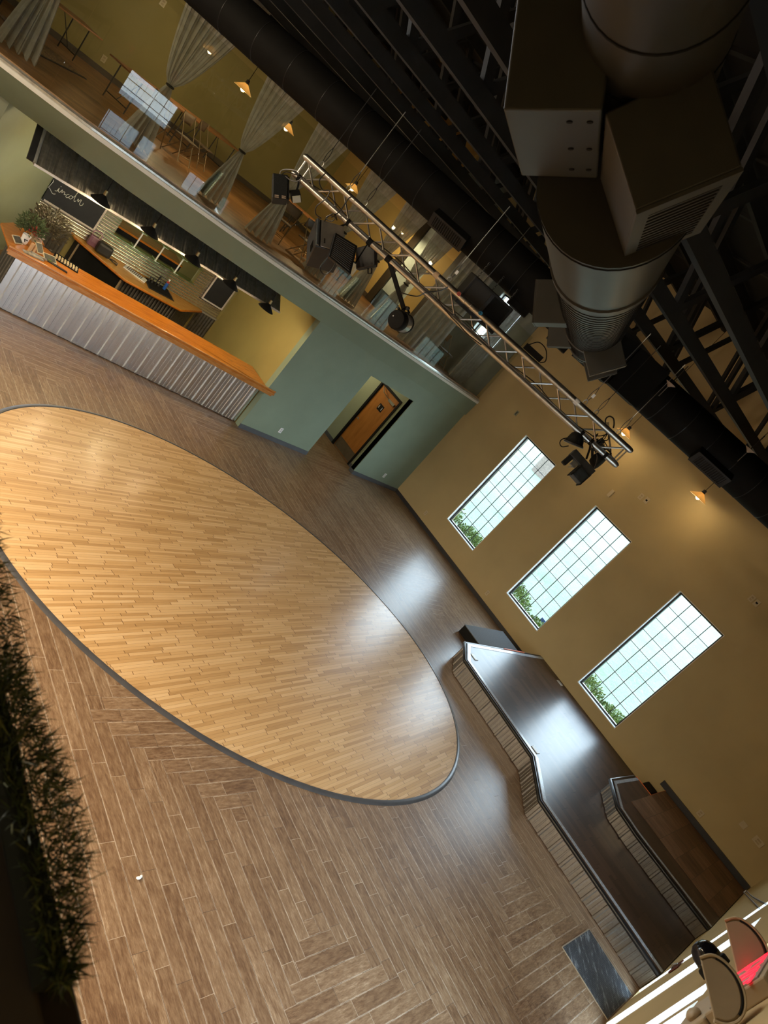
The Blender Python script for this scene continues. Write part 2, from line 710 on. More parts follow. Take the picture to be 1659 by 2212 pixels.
# corridor behind the opening
mb = MB()
CX = 13.90
mb.b2((CX, YB + 0.16, 0), (CX + 0.12, 11.86, 2.93)).b2((CX, 12.74, 0), (CX + 0.12, 16.4, 2.93)).b2((CX, 11.86, 2.16), (CX + 0.12, 12.74, 2.93))
mb.b2((OX1, YB + 0.02, 0), (CX + 0.01, YB + 0.165, 2.93))
mb.b2((11.79, YB + 0.16, 0), (11.95, 16.4, 2.93))
mb.b2((11.79, 16.4, 0), (14.02, 16.5, 2.93))
struct('wall_corridor', mb, M['pale_green'])
mb = MB()
mb.b2((CX - 0.015, 12.80, 0), (CX, 16.4, 0.105)).b2((CX - 0.015, YB + 0.17, 0), (CX, 11.80, 0.105)).b2((OX1 - 0.015, YB - 0.018, 0), (OX1, YB + 0.15, 0.105))
struct('baseboard_corridor', mb, M['base'])

# door in the corridor's right wall
mb = MB()
mb.b2((CX - 0.02, 11.80, 0), (CX + 0.13, 11.865, 2.22)).b2((CX - 0.02, 12.735, 0), (CX + 0.13, 12.80, 2.22)).b2((CX - 0.02, 11.865, 2.155), (CX + 0.13, 12.735, 2.22))
dr = struct('door_1', mb, M['black'])
g = MB()
g.b2((CX + 0.03, 11.868, 0.012), (CX + 0.075, 12.732, 2.152))
lf = g.build('door_leaf', M['doorwood'], dr)
g = MB()
g.b2((CX + 0.026, 11.89, 0.03), (CX + 0.03, 12.71, 0.33))
g.build('kick_plate', plain('brass_tinted_kick_plate', (0.20, 0.16, 0.11), 0.4, metal=0.6), dr)
g = MB()
g.lathe([(0.028, 0), (0.028, 0.012)], (CX + 0.03, 12.65, 1.02), (-1, 0, 0), 16)
g.tube([(CX + 0.02, 12.65, 1.02), (CX - 0.03, 12.65, 1.02), (CX - 0.035, 12.56, 1.02)], 0.009)
g.build('door_handle', M['steel'], dr, smooth=True)
g = MB()
g.b2((CX - 0.03, 11.93, 1.96), (CX + 0.03, 12.20, 2.02))
g.tube([(CX - 0.01, 12.15, 1.99), (CX - 0.16, 12.38, 2.06), (CX - 0.02, 12.62, 2.14)], 0.010)
g.build('door_closer', M['steel'], dr)
g = MB()
g.b2((CX + 0.022, 12.18, 1.58), (CX + 0.03, 12.38, 1.76))
sg = g.build('restroom_sign', M['black'], dr)
g = MB()
for yy in (12.345, 12.215):
    g.b2((CX + 0.018, yy - 0.008, 1.63), (CX + 0.022, yy + 0.008, 1.70))
    g.b2((CX + 0.018, yy - 0.007, 1.708), (CX + 0.022, yy + 0.007, 1.722))
g.build('sign_symbol', M['whiteplate'], sg)

# mezzanine: gently bowed front edge
LED = [(2.2, 12.45), (3.135, 12.061), (4.178, 11.695), (5.0, 11.553), (6.664, 11.356), (8.04, 11.27), (10.85, 11.25), (12.64, 11.25), (XW, 11.30)]
LED = [(p.x, p.y) for p in smoothpath([(a, b, 0) for a, b in LED], 4)]
LOW = [(2.2, 12.95), (3.3, 12.62), (4.34, 12.22), (5.36, 11.86), (6.2, 11.72), (8.556, 11.45), (9.77, 11.36), (12.6, 11.345), (XW, 11.35)]


def interp(poly, x):
    for (a, b), (c, d) in zip(poly, poly[1:]):
        if a <= x <= c:
            return b + (d - b) * (x - a) / (c - a)
    return poly[-1][1] if x > poly[-1][0] else poly[0][1]


mb = MB()
n = len(LED)
top = [(x, y + 0.02, ZM - 0.02) for x, y in LED]
low = [(x, interp(LOW, x), 2.917) for x, y in LED]
tb = [(x, 20.2, ZM - 0.02) for x, y in LED]
lb = [(x, 20.2, 2.917) for x, y in LED]
mb.add(top + low + tb + lb, [(i, i + 1, n + i + 1, n + i) for i in range(n - 1)]
       + [(n + i, n + i + 1, 3 * n + i + 1, 3 * n + i) for i in range(n - 1)]
       + [(i + 1, i, 2 * n + i, 2 * n + i + 1) for i in range(n - 1)]
       + [(2 * n + i, 3 * n + i, 3 * n + i + 1, 2 * n + i + 1) for i in range(n - 1)]
       + [(0, n, 3 * n, 2 * n), (n - 1, 2 * n - 1, 4 * n - 1, 3 * n - 1)])
struct('floor_mezzanine_front', mb, M['green'], smooth=True)
mb = MB()
mb.add([(x, y + 0.1, ZM) for x, y in LED] + [(x, 20.1, ZM) for x, y in LED], [(i, i + 1, n + i + 1, n + i) for i in range(n - 1)])
struct('floor_mezzanine', mb, M['mezzwood'])


def follow(poly, prof):
    """sweep a (dy, z) profile along the mezzanine edge"""
    k = MB()
    m_ = len(prof)
    vs = [(x, y + a, z) for x, y in poly for a, z in prof]
    fs = []
    for i in range(len(poly) - 1):
        for j in range(m_):
            fs.append((i * m_ + j, i * m_ + (j + 1) % m_, (i + 1) * m_ + (j + 1) % m_, (i + 1) * m_ + j))
    fs += [tuple(range(m_)), tuple((len(poly) - 1) * m_ + j for j in range(m_))[::-1]]
    return k.add(vs, fs)


# white lower trim, pale metal channel, tan cap under the glass
mb = follow(LED, [(0.0, 3.345), (0.0, 3.405), (0.02, 3.415), (0.09, 3.415), (0.09, 3.345)])
struct('trim_1', mb, M['white'])
mb = follow(LED, [(0.015, 3.415), (0.015, 3.445), (0.085, 3.470), (0.115, 3.470), (0.115, 3.415)])
struct('trim_2', mb, plain('satin_edge_channel', (0.55, 0.55, 0.52), 0.3, metal=0.6, vary=0.2, scale=14))
mb = follow(LED, [(0.085, 3.47), (0.085, 3.487), (0.125, 3.487), (0.125, 3.47)])
struct('trim_3', mb, plain('tan_cap_strip', (0.33, 0.20, 0.10), 0.4))

# walls of the bar recess below the mezzanine (it stands a few degrees askew)
BO = V((5.6, 15.25, 0))
BU = V((0.99356, -0.11327, 0))        # along the recess, left to right
BN = V((-0.11327, -0.99356, 0))       # out of its back wall, towards the hall


def bp(s, off, z):
    return BO + BU * s + BN * off + UP * z


def bw(p, off=0.0):
    """pixel -> (distance along the back wall, height) on the plane OFF in front of it"""
    d = ray(p)
    o = BO + BN * off
    q = EYE + d * ((o - EYE).dot(BN) / d.dot(BN))
    return (q - BO).dot(BU), q.z


BL = 4.52                              # length of the back wall
HS0, HS1, HZ0, HZ1 = 1.467, 3.487, 1.36, 2.40     # serving hatch
mb = MB()
for s0, s1, z0, z1 in ((-0.2, HS0, 0, 2.917), (HS1, BL + 0.15, 0, 2.917), (HS0, HS1, 0, HZ0), (HS0, HS1, HZ1, 2.917)):
    mb.box(bp((s0 + s1) / 2, -0.07, (z0 + z1) / 2), (s1 - s0, 0.14, z1 - z0), BU)
struct('wall_bar_back', mb, M['olive'])
RC = bp(BL, 0, 0)
mb = MB()
mb.prism([(9.77, YB + 0.16), (RC.x, RC.y), (RC.x + 0.15, RC.y), (9.92, YB + 0.16)], 0, 2.917)
struct('wall_bar_right', mb, M['olive'])
mb = MB()
mb.prism([(5.62, 15.27), (3.62, 12.62), (2.2, 12.98), (2.2, 13.1), (3.55, 12.8), (5.5, 15.37)], 0, 2.917)
struct('wall_bar_left', mb, M['pale_green'])
mb = MB()      # kitchen beyond the serving hatch
mb.box(bp(2.4, -1.9, 1.45), (4.6, 0.1, 2.917), BU).box(bp(0.2, -1.0, 1.45), (0.1, 1.72, 2.917), BU).box(bp(4.3, -1.0, 1.45), (0.1, 1.72, 2.917), BU)
struct('wall_kitchen', mb, M['olive'])

# mezzanine room walls
mb = MB()
mb.b2((2.0, 19.9, ZM), (13.95, 20.05, 8.6)).b2((2.0, 12.9, ZM), (2.1, 19.9, 8.6))
struct('wall_mezzanine_back', mb, M['olive'])
mb = MB()
mb.b2((13.9, 15.35, ZM), (14.0, 19.9, 8.6))
struct('wall_mezzanine_side', mb, plain('golden_wall_paint', (0.50, 0.34, 0.115), 0.7, vary=0.05, scale=1.2, spec=0.25))
mb = MB()
mb.b2((13.93, 13.35, ZM), (13.98, 15.35, 8.0)).b2((14.0, 13.0, ZM), (XW, 13.1, 4.4)) if False else mb.b2((14.0, 15.35, ZM), (XW, 15.5, 8.6))
struct('wall_mezzanine_alcove', mb, M['grey_wall'])
mb = MB()
mb.b2((2.1, 19.88, ZM), (13.9, 19.9, ZM + 0.13)).b2((13.88, 15.36, ZM), (13.9, 19.88, ZM + 0.13))
struct('baseboard_mezzanine', mb, plain('brown_grey_baseboard', (0.07, 0.055, 0.04), 0.4))

# roof deck, far closing walls
mb = MB()
mb.b2((-4.2, -0.9, 8.5), (16.0, 24.0, 8.62))
struct('ceiling', mb, M['black'])

# front wall below the balcony: daylight openings with white reveals, glazed
FO = [(10.52, 10.87, 0.05, 2.40), (8.9, 9.6, 0.05, 2.40), (6.86, 7.36, 0.05, 2.40), (4.58, 6.72, 0.05, 2.40), (4.32, 4.48, 0.05, 2.40)]
FY0, FY1 = -0.92, -0.70
mb = MB()
xs = sorted([(a, b, c, d) for a, b, c, d in FO])
px_ = -4.2
UP3 = (4.3, 7.32, 2.91, 3.67)
for a, b, c, d in xs:
    mb.b2((px_, FY0, 0), (a, FY1, 2.92))
    mb.b2((a, FY0, 0), (b, FY1, c)).b2((a, FY0, d), (b, FY1, 2.92))
    px_ = b
mb.b2((px_, FY0, 0), (XW, FY1, 2.92))
mb.b2((-4.2, FY0, 2.92), (UP3[0], FY1, UP3[3] + 0.01)).b2((UP3[1], FY0, 2.92), (XW, FY1, UP3[3] + 0.01))
mb.b2((-4.2, FY0, UP3[3] + 0.01), (XW, FY1, 8.6))
struct('wall_front', mb, M['tan'])
mb = MB()
for a, b, c, d in FO:
    mb.b2((b - 0.006, FY0, c), (b + 0.003, FY1 + 0.004, d)).b2((a - 0.003, FY0, c), (a + 0.006, FY1 + 0.004, d))
struct('trim_4', mb, M['white'])
gl = MB()
fr = MB()
for a, b, c, d in FO + [UP3]:
    gl.b2((a, FY0 + 0.02, c), (b, FY0 + 0.026, d))
    cols = max(1, round((b - a) / 0.375))
    rows = max(1, round((d - c) / (0.26 if d > 3 else 0.55)))
    for i in range(cols + 1):
        x = a + (b - a) * i / cols
        fr.b2((x - 0.009, FY0 + 0.005, c), (x + 0.009, FY0 + 0.03, d))
    for j in range(rows + 1):
        z = c + (d - c) * j / rows
        fr.b2((a, FY0 + 0.006, z - 0.009), (b, FY0 + 0.029, z + 0.009))
    portal(((a + b) / 2, FY0 - 0.05, (c + d) / 2), (-PI / 2, 0, 0) if False else (PI / 2, 0, PI), b - a, d - c)
o = struct('window_5', fr, M['blackgloss'])
gl.build('window_pane', M['glass'], o)
mb = MB()
mb.b2((-4.3, -0.9, 0), (-4.2, 24, 8.6))
struct('wall_left', mb, M['tan'])

# lawn outside the windows
mm_, nt, b = new_mat('leaf_strewn_lawn')
co, x, y, z = coords(nt)
n1 = noise(nt, co, 0.45, 4)
n2 = noise(nt, co, 14.0, 5, 0.75)
n3 = noise(nt, co, 6.5, 4, 0.7)
n4 = noise(nt, co, 22.0, 2)
gc = ramp(nt, n1 * 0.35 + n2 * 0.65, [(0.30, (0.042, 0.071, 0.034)), (0.45, (0.071, 0.105, 0.057)), (0.58, (0.113, 0.134, 0.092)), (0.72, (0.176, 0.176, 0.151))])
gc = mix(nt, n3.lt(0.40), gc, (0.126, 0.099, 0.067))
gc = mix(nt, n4.lt(0.30), gc, (0.045, 0.025, 0.015))
nt.links.new(gc, b.inputs['Base Color'])
b.inputs['Roughness'].default_value = 0.9
M['lawn'] = mm_
mb = MB()
mb.grid(lambda u, v: (XW + 0.26 + u * 70, -40 + v * 100, -0.25 + u * 70 * 0.03 + 0.15 * math.sin(u * 9 + v * 11)), 30, 30)
struct('ground_lawn', mb, M['lawn'], smooth=True)
mb = MB()
mb.b2((-40, -40, -0.4), (XW + 0.24, -0.93, -0.3))
struct('ground_front', mb, plain('pale_concrete', (0.42, 0.42, 0.40), 0.8))

# added warm fill without fixtures: spots below the balcony, point lights above its floor
WARM = (1.0, 0.80, 0.56)
for i, y in enumerate((1.4, 3.2, 5.1, 7.0, 9.2)):
    o = lamp_light('hall_fill_spot', (0.05, y, 3.14), 620, WARM, 0.10, None, 'SPOT')
    o.data.spot_size = math.radians(142)
    o.data.spot_blend = 0.35
    o.rotation_euler = (0, math.radians(-16), 0)
for i, y in enumerate((7.5, 9.5, 11.5)):
    lamp_light('hall_fill_point', (-0.4, y, 5.35), 230, WARM, 0.15)

lamp_light('corridor_fill', (12.8, 13.6, 2.6), 55, (1.0, 0.80, 0.5), 0.1)  # added warm fill inside the corridor, no fixture built

# ================================================================== DANCE FLOOR
DC, DA, DB, DR = V((7.34, 6.12, 0)), 4.18, 3.22, math.radians(141.6)


def oval(t, k=0.0):
    a, b = (DA + k) * math.cos(t), (DB + k) * math.sin(t)
    return (DC.x + a * math.cos(DR) - b * math.sin(DR), DC.y + a * math.sin(DR) + b * math.cos(DR))


NO = 144
df = thing('dance_floor', 'large oval dance floor of pale maple strips set into the brown tile', 'dance floor', (DC.x, DC.y, 0))
mb = MB()
mb.prism([oval(2 * PI * i / NO) for i in range(NO)], 0.001, 0.014)
mb.build('maple_boards', M['maple'], df, W=True)
mb = MB()
prof = [(-0.012, 0.014), (-0.004, 0.022), (0.018, 0.022), (0.045, 0.012), (0.062, 0.001), (-0.012, 0.001)]
mpts = len(prof)
vs = []
for i in range(NO):
    for k, z in prof:
        a = oval(2 * PI * i / NO, k)
        vs.append((a[0], a[1], z))
fs = [(i * mpts + j, i * mpts + (j + 1) % mpts, ((i + 1) % NO) * mpts + (j + 1) % mpts, ((i + 1) % NO) * mpts + j) for i in range(NO) for j in range(mpts)]
mb.add(vs, fs)
mb.build('edge_trim', plain('grey_rubber_edging', (0.06, 0.058, 0.06), 0.33, vary=0.15), df, W=True, smooth=True)


# ================================================================== RIBBED SHEETS
def ribbed(path, z0, z1, pitch, side, big=(0.022, 0.03, 0.018), small=0.006, minor=True, phase=0.3, back=0.012):
    """upright ribbed metal sheet along a plan polyline; SIDE +1 puts the ribs on the left of the path"""
    k = MB()
    h, wtop, slope = big
    for a, b in zip(path, path[1:]):
        a, b = V((a[0], a[1], 0)), V((b[0], b[1], 0))
        L = (b - a).length
        t = (b - a) / L
        nrm = V((-t.y, t.x, 0)) * side
        pr = [(0, 0)]
        c = pitch * phase
        while c < L:
            q = [(c - wtop / 2 - slope, 0), (c - wtop / 2, h), (c + wtop / 2, h), (c + wtop / 2 + slope, 0)]
            if minor:
                for e in (0.36, 0.64):
                    d = c + pitch * e
                    q += [(d - 0.014, 0), (d - 0.008, small), (d + 0.008, small), (d + 0.014, 0)]
            pr += [p for p in q if 0.002 < p[0] < L - 0.002]
            c += pitch
        pr.append((L, 0))
        n_ = len(pr)
        vs = [a + t * s + nrm * d + UP * z for z in (z0, z1) for s, d in pr]
        vs += [a + t * s - nrm * back + UP * z for z in (z0, z1) for s in (0, L)]
        fs = [(i, i + 1, n_ + i + 1, n_ + i) for i in range(n_ - 1)]
        B = 2 * n_
        fs += [(B, B + 1, B + 3, B + 2), (0, n_, B + 2, B), (n_ - 1, 2 * n_ - 1, B + 3, B + 1)]
        fs += [tuple([B, B + 1] + list(range(n_ - 1, -1, -1))), tuple([B + 2, B + 3] + list(range(2 * n_ - 1, n_ - 1, -1)))]
        k.add(vs, fs)
    return k


def inset(path, d):
    """shift an open plan polyline to its left by d"""
    P = [V((a, b, 0)) for a, b in path]
    out = []
    for i, p in enumerate(P):
        n0 = None
        if i > 0:
            t = (p - P[i - 1]).normalized()
            n0 = V((-t.y, t.x, 0))
        if i < len(P) - 1:
            t = (P[i + 1] - p).normalized()
            n1 = V((-t.y, t.x, 0))
            n0 = n1 if n0 is None else (n0 + n1).normalized() / max(0.5, (n0 + n1).normalized().dot(n1))
        q = p + n0 * d
        out.append((q.x, q.y))
    return out


# ================================================================== STAGE
def platform(name, label, path, close, z0, z1, deck_mat, tape=0.075):
    """PATH runs along the open edge with the deck on its left; CLOSE completes the outline"""
    t = thing(name, label, 'stage', (path[0][0], path[0][1], z0))
    k = MB()
    k.prism(path + close, z0 + 0.002 if z0 > 0 else 0.0, z1)
    k.build('deck', deck_mat, t, W=True)
    skirt = ribbed(inset(path, -0.004), z0 + 0.012, z1 - 0.075, 0.26, -1, (0.020, 0.030, 0.014), 0.005)
    skirt.build('metal_skirt', M['galvstage'], t, W=True)
    # rounded black bumper along the rim
    rim = [(a, b, z1 - 0.040) for a, b in inset(path, -0.030)]
    k = MB()
    k.tube(rim, 0.036, 12)
    k.build('edge_bumper', M['blackgloss'], t, W=True, smooth=True)
    # pale strip on the deck just inside the rim
    k = MB()
    o, i_ = inset(path, 0.012), inset(path, 0.012 + tape)
    n_ = len(path)
    vs = [(a, b, z) for z in (z1 + 0.001, z1 + 0.005) for a, b in o + i_]
    fs = []
    for j in range(n_ - 1):
        fs += [(2 * n_ + j, 2 * n_ + j + 1, 3 * n_ + j + 1, 3 * n_ + j), (j, j + 1, 2 * n_ + j + 1, 2 * n_ + j), (n_ + j, n_ + j + 1, 3 * n_ + j + 1, 3 * n_ + j)]
    fs += [(0, n_, 3 * n_, 2 * n_), (n_ - 1, 2 * n_ - 1, 4 * n_ - 1, 3 * n_ - 1)]
    k.add(vs, fs)
    k.build('edge_strip', plain('pale_grey_edge_strip', (0.36, 0.39, 0.42), 0.25, vary=0.25, scale=30), t, W=True)
    return t


SZ, RZ = 0.40, 0.72
p1 = [(15.695, 5.10), (12.33, 5.20), (11.83, 4.75), (11.80, 2.66), (11.03, 1.92), (11.03, -0.69)]
stage = platform('stage_platform', 'low dark-floored stage along the tan window wall with a ribbed metal skirt', p1, [(15.695, -0.69)], 0.0, SZ, M['stagewood'])
mb = MB()
mb.box((15.2, 5.13, SZ - 0.02), (0.16, 0.012, 0.03), (1, -0.03, 0)) if False else mb.tube([(13.9, 5.19, SZ - 0.004), (14.85, 5.16, SZ - 0.004)], 0.012, 6)
mb.build('orange_tape', plain('orange_gaffer_tape', (0.75, 0.12, 0.02), 0.5), stage, W=True)
for i, (x, y) in enumerate(((12.2, 4.84), (12.0, 2.78), (15.52, 4.33))):
    mb = MB()
    mb.b2((x - 0.06, y - 0.08, SZ + 0.001), (x + 0.06, y + 0.08, SZ + 0.012))
    bx = mb.build('floor_socket', plain('pale_socket_cover', (0.5, 0.48, 0.44), 0.4), stage, W=True, bevel=0.004)

p2 = [(14.66, 1.79), (13.42, 1.83), (12.85, 1.36), (12.78, 0.90), (12.86, -0.69)]
riser = platform('stage_riser', 'tiled upper riser standing on the dark stage at the near end', p2,
                 [(15.695, -0.69), (15.695, 1.40), (14.70, 1.40), (14.70, 1.79)], SZ, RZ, M['stagewood'], 0.06)
mb = MB()
mb.b2((13.48, -0.685, RZ + 0.001), (15.60, 1.395, RZ + 0.008))
m_, nt, b = new_mat('brown_slate_tile')
co, x, y, z = coords(nt)
tx, ty = x / 0.60, y / 0.37
row = ty.floor()
fx_ = (tx + row * 0.5).frac()
g = fx_.min(1.0 - fx_).lt(0.005).max(ty.frac().min(1.0 - ty.frac()).lt(0.008))
r_id = white(nt, vec(nt, (tx + row * 0.5).floor(), row, 1.0))
nn = noise(nt, vec(nt, x * 9.0 + r_id * 30.0, y * 2.0 + r_id * 9.0, r_id * 4.0), 1.2, 6, 0.65)
cc = ramp(nt, nn * 0.8 + r_id * 0.2, [(0.3, (0.085, 0.038, 0.015)), (0.5, (0.16, 0.078, 0.034)), (0.72, (0.25, 0.14, 0.075))])
nt.links.new(mix(nt, g, cc, (0.05, 0.03, 0.018)), b.inputs['Base Color'])
b.inputs['Roughness'].default_value = 0.5
mb.build('tile_top', m_, riser, W=True)
mb = MB()
mb.b2((14.672, 1.38, RZ - 0.06), (14.70, 1.80, RZ + 0.006)).b2((14.70, 1.372, RZ - 0.06), (15.68, 1.40, RZ + 0.006))
mb.build('orange_edging', plain('orange_paint', (0.80, 0.16, 0.02), 0.5), riser, W=True)
mb = MB()
mb.b2((15.64, -0.68, RZ), (15.695, 1.55, RZ + 0.115))
mb.build('wall_skirting', M['basedark'], riser, W=True)

mb = MB()
mb.b2((15.22, 1.46, SZ), (15.69, 1.72, SZ + 0.17))
o = mb.build('step_box', M['black'], None, bevel=0.03)
tag(o, 'small black step box in the notch of the tiled riser against the tan wall', 'step')

# grey carpeted wedge beside the far end of the stage
ramp_t = thing('step_ramp', 'small grey carpeted ramp at the far end of the stage by the tan wall', 'ramp', (14.2, 5.55, 0))
mb = MB()
mb.ext([(0, 0), (0.72, 0.0), (0.72, 0.20), (0.0, 0.20)], (13.35, 5.24, 0), (0, 1, 0), (0, 0, 1), (1.75, -0.02, 0))
mb.build('ramp_body', M['black'], ramp_t, W=True)
mb = MB()
mb.b2((13.34, 5.235, 0.20), (15.11, 5.965, 0.215))
mb.build('carpet_top', plain('grey_carpet', (0.12, 0.12, 0.118), 0.95, vary=0.2, scale=60, bumpy=0.4, bscale=200), ramp_t, W=True)

# ribbed rubber mat
m_, nt, b = new_mat('dusty_ribbed_rubber')
co, x, y, z = coords(nt)
st = noise(nt, vec(nt, x * 1.2 + y * 1.2, x * 6.0 - y * 6.0, 0.0), 1.6, 6, 0.7)
fl = noise(nt, co, 60.0, 2)
cc = ramp(nt, st, [(0.40, (0.020, 0.024, 0.030)), (0.55, (0.045, 0.052, 0.060)), (0.62, (0.20, 0.22, 0.24))])
cc = mix(nt, fl.lt(0.30), cc, (0.30, 0.32, 0.34))
nt.links.new(cc, b.inputs['Base Color'])
b.inputs['Roughness'].default_value = 0.55
wv = nt.nodes.new('ShaderNodeMath')
wv.operation = 'SINE'
nt.links.new((y * 420.0).s, wv.inputs[0])
bump(nt, b, E(wv.outputs[0]), 0.4, 0.003)
mat_t = thing('floor_mat', 'black ribbed rubber mat with scuffs lying on the tile beside the stage', 'mat', (10.2, -0.25, 0))
mb = MB()
mb.b2((9.76, -0.68, 0.002), (10.70, 0.19, 0.012))
mb.build('rubber_top', m_, mat_t, W=True)
mb = MB()
mb.b2((9.745, -0.69, 0.002), (9.76, 0.20, 0.010)).b2((10.70, -0.69, 0.002), (10.715, 0.20, 0.010)).b2((9.76, 0.19, 0.002), (10.70, 0.205, 0.010))
mb.build('mat_edging', plain('pale_mat_edging', (0.34, 0.27, 0.19), 0.5), mat_t, W=True)

# scrap on the floor
q = onz((298, 1898), 0)
mb = MB()
mb.sphere(q + V((0, 0, 0.012)), 0.022, 8, (1.2, 0.7, 0.5)).sphere(q + V((0.03, 0.01, 0.008)), 0.012, 6)
o = mb.build('paper_scrap', M['whiteplate'])
tag(o, 'tiny crumpled white scrap lying on the open brown tile', 'litter')


# ================================================================== WALL PLATES
def wall_plate(name, loc, normal, size, label, cat, mat, face, group=None, holes=2):
    t = thing(name, label, cat, loc, 0, group)
    n_ = V(normal)
    u = UP.cross(n_).normalized()
    k = MB()
    k.box(n_ * 0.006, (size[0], 0.011, size[1]), u)
    k.build('cover_plate', mat, t, bevel=0.002)
    k = MB()
    for i in range(holes):
        zz = (i - (holes - 1) / 2) * size[1] * 0.38
        k.box(n_ * 0.013 + UP * zz, (size[0] * 0.45, 0.004, size[1] * 0.26), u)
    k.build('socket_face', face, t)
    return t


GN, RN = (0, -1, 0), (-1, 0, 0)
wp, wf = M['whiteplate'], plain('pale_grey_socket', (0.5, 0.52, 0.54), 0.4)
ap, af = M['plate'], plain('tan_socket', (0.42, 0.32, 0.18), 0.4)
c = ony((606.5, 929.5), YB)
wall_plate('wall_socket', c, GN, (0.085, 0.135), 'white wall socket on the green wall between bar and corridor', 'wall socket', wp, wf)
c = ony((780 + 420 / 8.295, 960 + 555 / 8.295), YB)
wall_plate('wall_socket', c, GN, (0.085, 0.135), 'white wall socket on the green wall right of the corridor', 'wall socket', wp, wf)
for p, lab in (((920, 1108), 'tan wall socket low on the wall left of the farthest window'), ((1053, 1281), 'tan wall socket low on the wall between the first two windows from the green corner')):
    wall_plate('wall_socket', onx(p, XW), RN, (0.085, 0.135), lab, 'wall socket', ap, af)
wall_plate('wall_socket', onx((1513, 1757), XW), RN, (0.11, 0.13), 'tan wall socket low above the tiled riser', 'wall socket', ap, af)
wall_plate('wall_socket', onx((1638, 1818), XW), RN, (0.19, 0.13), 'double tan wall plate above the riser at the near end', 'wall socket', ap, af)
wall_plate('blank_plate', onx((1606, 1782), XW), RN, (0.12, 0.12), 'blank square tan plate high above the tiled riser', 'wall plate', ap, ap, holes=0)
for p, lab in (((1385, 1073), 'tan socket plate high between the truss end and the middle window'), ((1624, 1293), 'tan socket plate high on the wall above the nearest window')):
    wall_plate('wall_socket', onx(p, XW), RN, (0.10, 0.14), lab, 'wall socket', ap, af)
for p, lab in (((1397, 1081), 'tan single-hole plate beside the high socket near the truss end'), ((1635, 1303), 'tan single-hole plate beside the high socket above the nearest window')):
    wall_plate('cable_plate', onx(p, XW), RN, (0.10, 0.14), lab, 'wall plate', ap, M['black'], holes=1)
t = thing('wall_sensor', 'small raised cream sensor box on the tan wall above the middle window', 'sensor', onx((1320, 1066), XW))
mb = MB()
mb.box((-0.02, 0, 0), (0.04, 0.085, 0.19))
mb.build('sensor_case', M['plate'], t, bevel=0.008)
mb = MB()
mb.box((-0.041, 0, 0.04), (0.004, 0.05, 0.05))
mb.build('sensor_lens', plain('cream_lens', (0.6, 0.5, 0.34), 0.2), t)
t = thing('wall_vent_plate', 'small grey-green slotted plate on the tan wall near the mezzanine end', 'wall plate', onx((1116, 893), XW))
mb = MB()
mb.box((-0.008, 0, 0), (0.016, 0.08, 0.14))
mb.build('cover_plate', plain('grey_green_plate', (0.22, 0.23, 0.17), 0.4), t, bevel=0.002)
mb = MB()
mb.box((-0.017, 0, 0.0), (0.004, 0.02, 0.09))
mb.build('dark_slot', M['black'], t)

# ================================================================== BAR
BZ = 1.10
bar = thing('bar_counter', 'long orange oak bar counter with a silver ribbed metal front', 'bar counter', (7.2, 12.2, 0))
topo = [(4.38, 12.04), (9.96, 11.345), (9.955, 11.372), (9.762, 11.385), (9.765, 12.235), (5.62, 12.74), (5.52, 12.82), (5.27, 12.78), (5.18, 12.88), (5.20, 13.20), (5.09, 13.24), (4.70, 13.30), (4.42, 12.95)]
mb = MB()
mb.prism(topo, BZ - 0.04, BZ)
mb.build('bar_top', M['barwood'], bar, W=True, bevel=0.008)
mb = MB()
e0, e1 = V((4.375, 12.035, BZ)), V((9.965, 11.34, BZ))
et = (e1 - e0).normalized()
en = V((et.y, -et.x, 0))
mb.tube([e0 - en * 0.012 + UP * 0.006, e1 - en * 0.012 + UP * 0.006], 0.020, 10)
mb.box((e0 + e1) / 2 - en * 0.008 - UP * 0.055, ((e1 - e0).length, 0.03, 0.05), et)
mb.box((e0 + e1) / 2 - en * 0.03 - UP * 0.10, ((e1 - e0).length - 0.06, 0.03, 0.05), et)
mb.build('front_nosing', wood('honey_oak_nosing', (0.30, 0.11, 0.022), (0.42, 0.18, 0.045), (0.52, 0.25, 0.08), 0.25, 0, 3.0, 0.4), bar, W=True, smooth=True)
pp = [(4.60, 12.175), (9.745, 11.56)]
mb = ribbed(pp, 0.02, BZ - 0.09, 0.262, -1, (0.036, 0.016, 0.012), 0.007, True, 0.45)
mb.build('ribbed_front', M['galv'], bar, W=True)
mb = MB()
mb.prism([(4.60, 12.20), (9.74, 11.585), (9.77, 12.10), (5.30, 12.65), (5.05, 13.1), (4.72, 13.1)], 0.002, BZ - 0.045)
mb.build('counter_body', M['charcoal'], bar, W=True)
mb = ribbed([(4.72, 13.10), (4.60, 12.19)], 0.02, BZ - 0.05, 0.2, -1, (0.016, 0.03, 0.014), 0.004)
mb.build('ribbed_end', M['galvdark'], bar, W=True)  # bar end takes the dark sheet: its shade is put into the colour
# screws that hold the sheet
mb = MB()
a, b_ = V((4.60, 12.175, 0)), V((9.745, 11.56, 0))
dd = (b_ - a).normalized()
nn_ = V((dd.y, -dd.x, 0))
for i in range(19):
    s = 0.262 * (i + 0.45) + 0.19
    if s < (b_ - a).length - 0.05:
        for z in ((0.93, 0.36) if i % 2 == 0 else (0.60,)):
            mb.lathe([(0.006, 0), (0.005, 0.003)], a + dd * s + nn_ * 0.001 + UP * z, nn_, 6)
mb.build('panel_screw', M['steel'], bar, W=True)['kind'] = 'stuff'

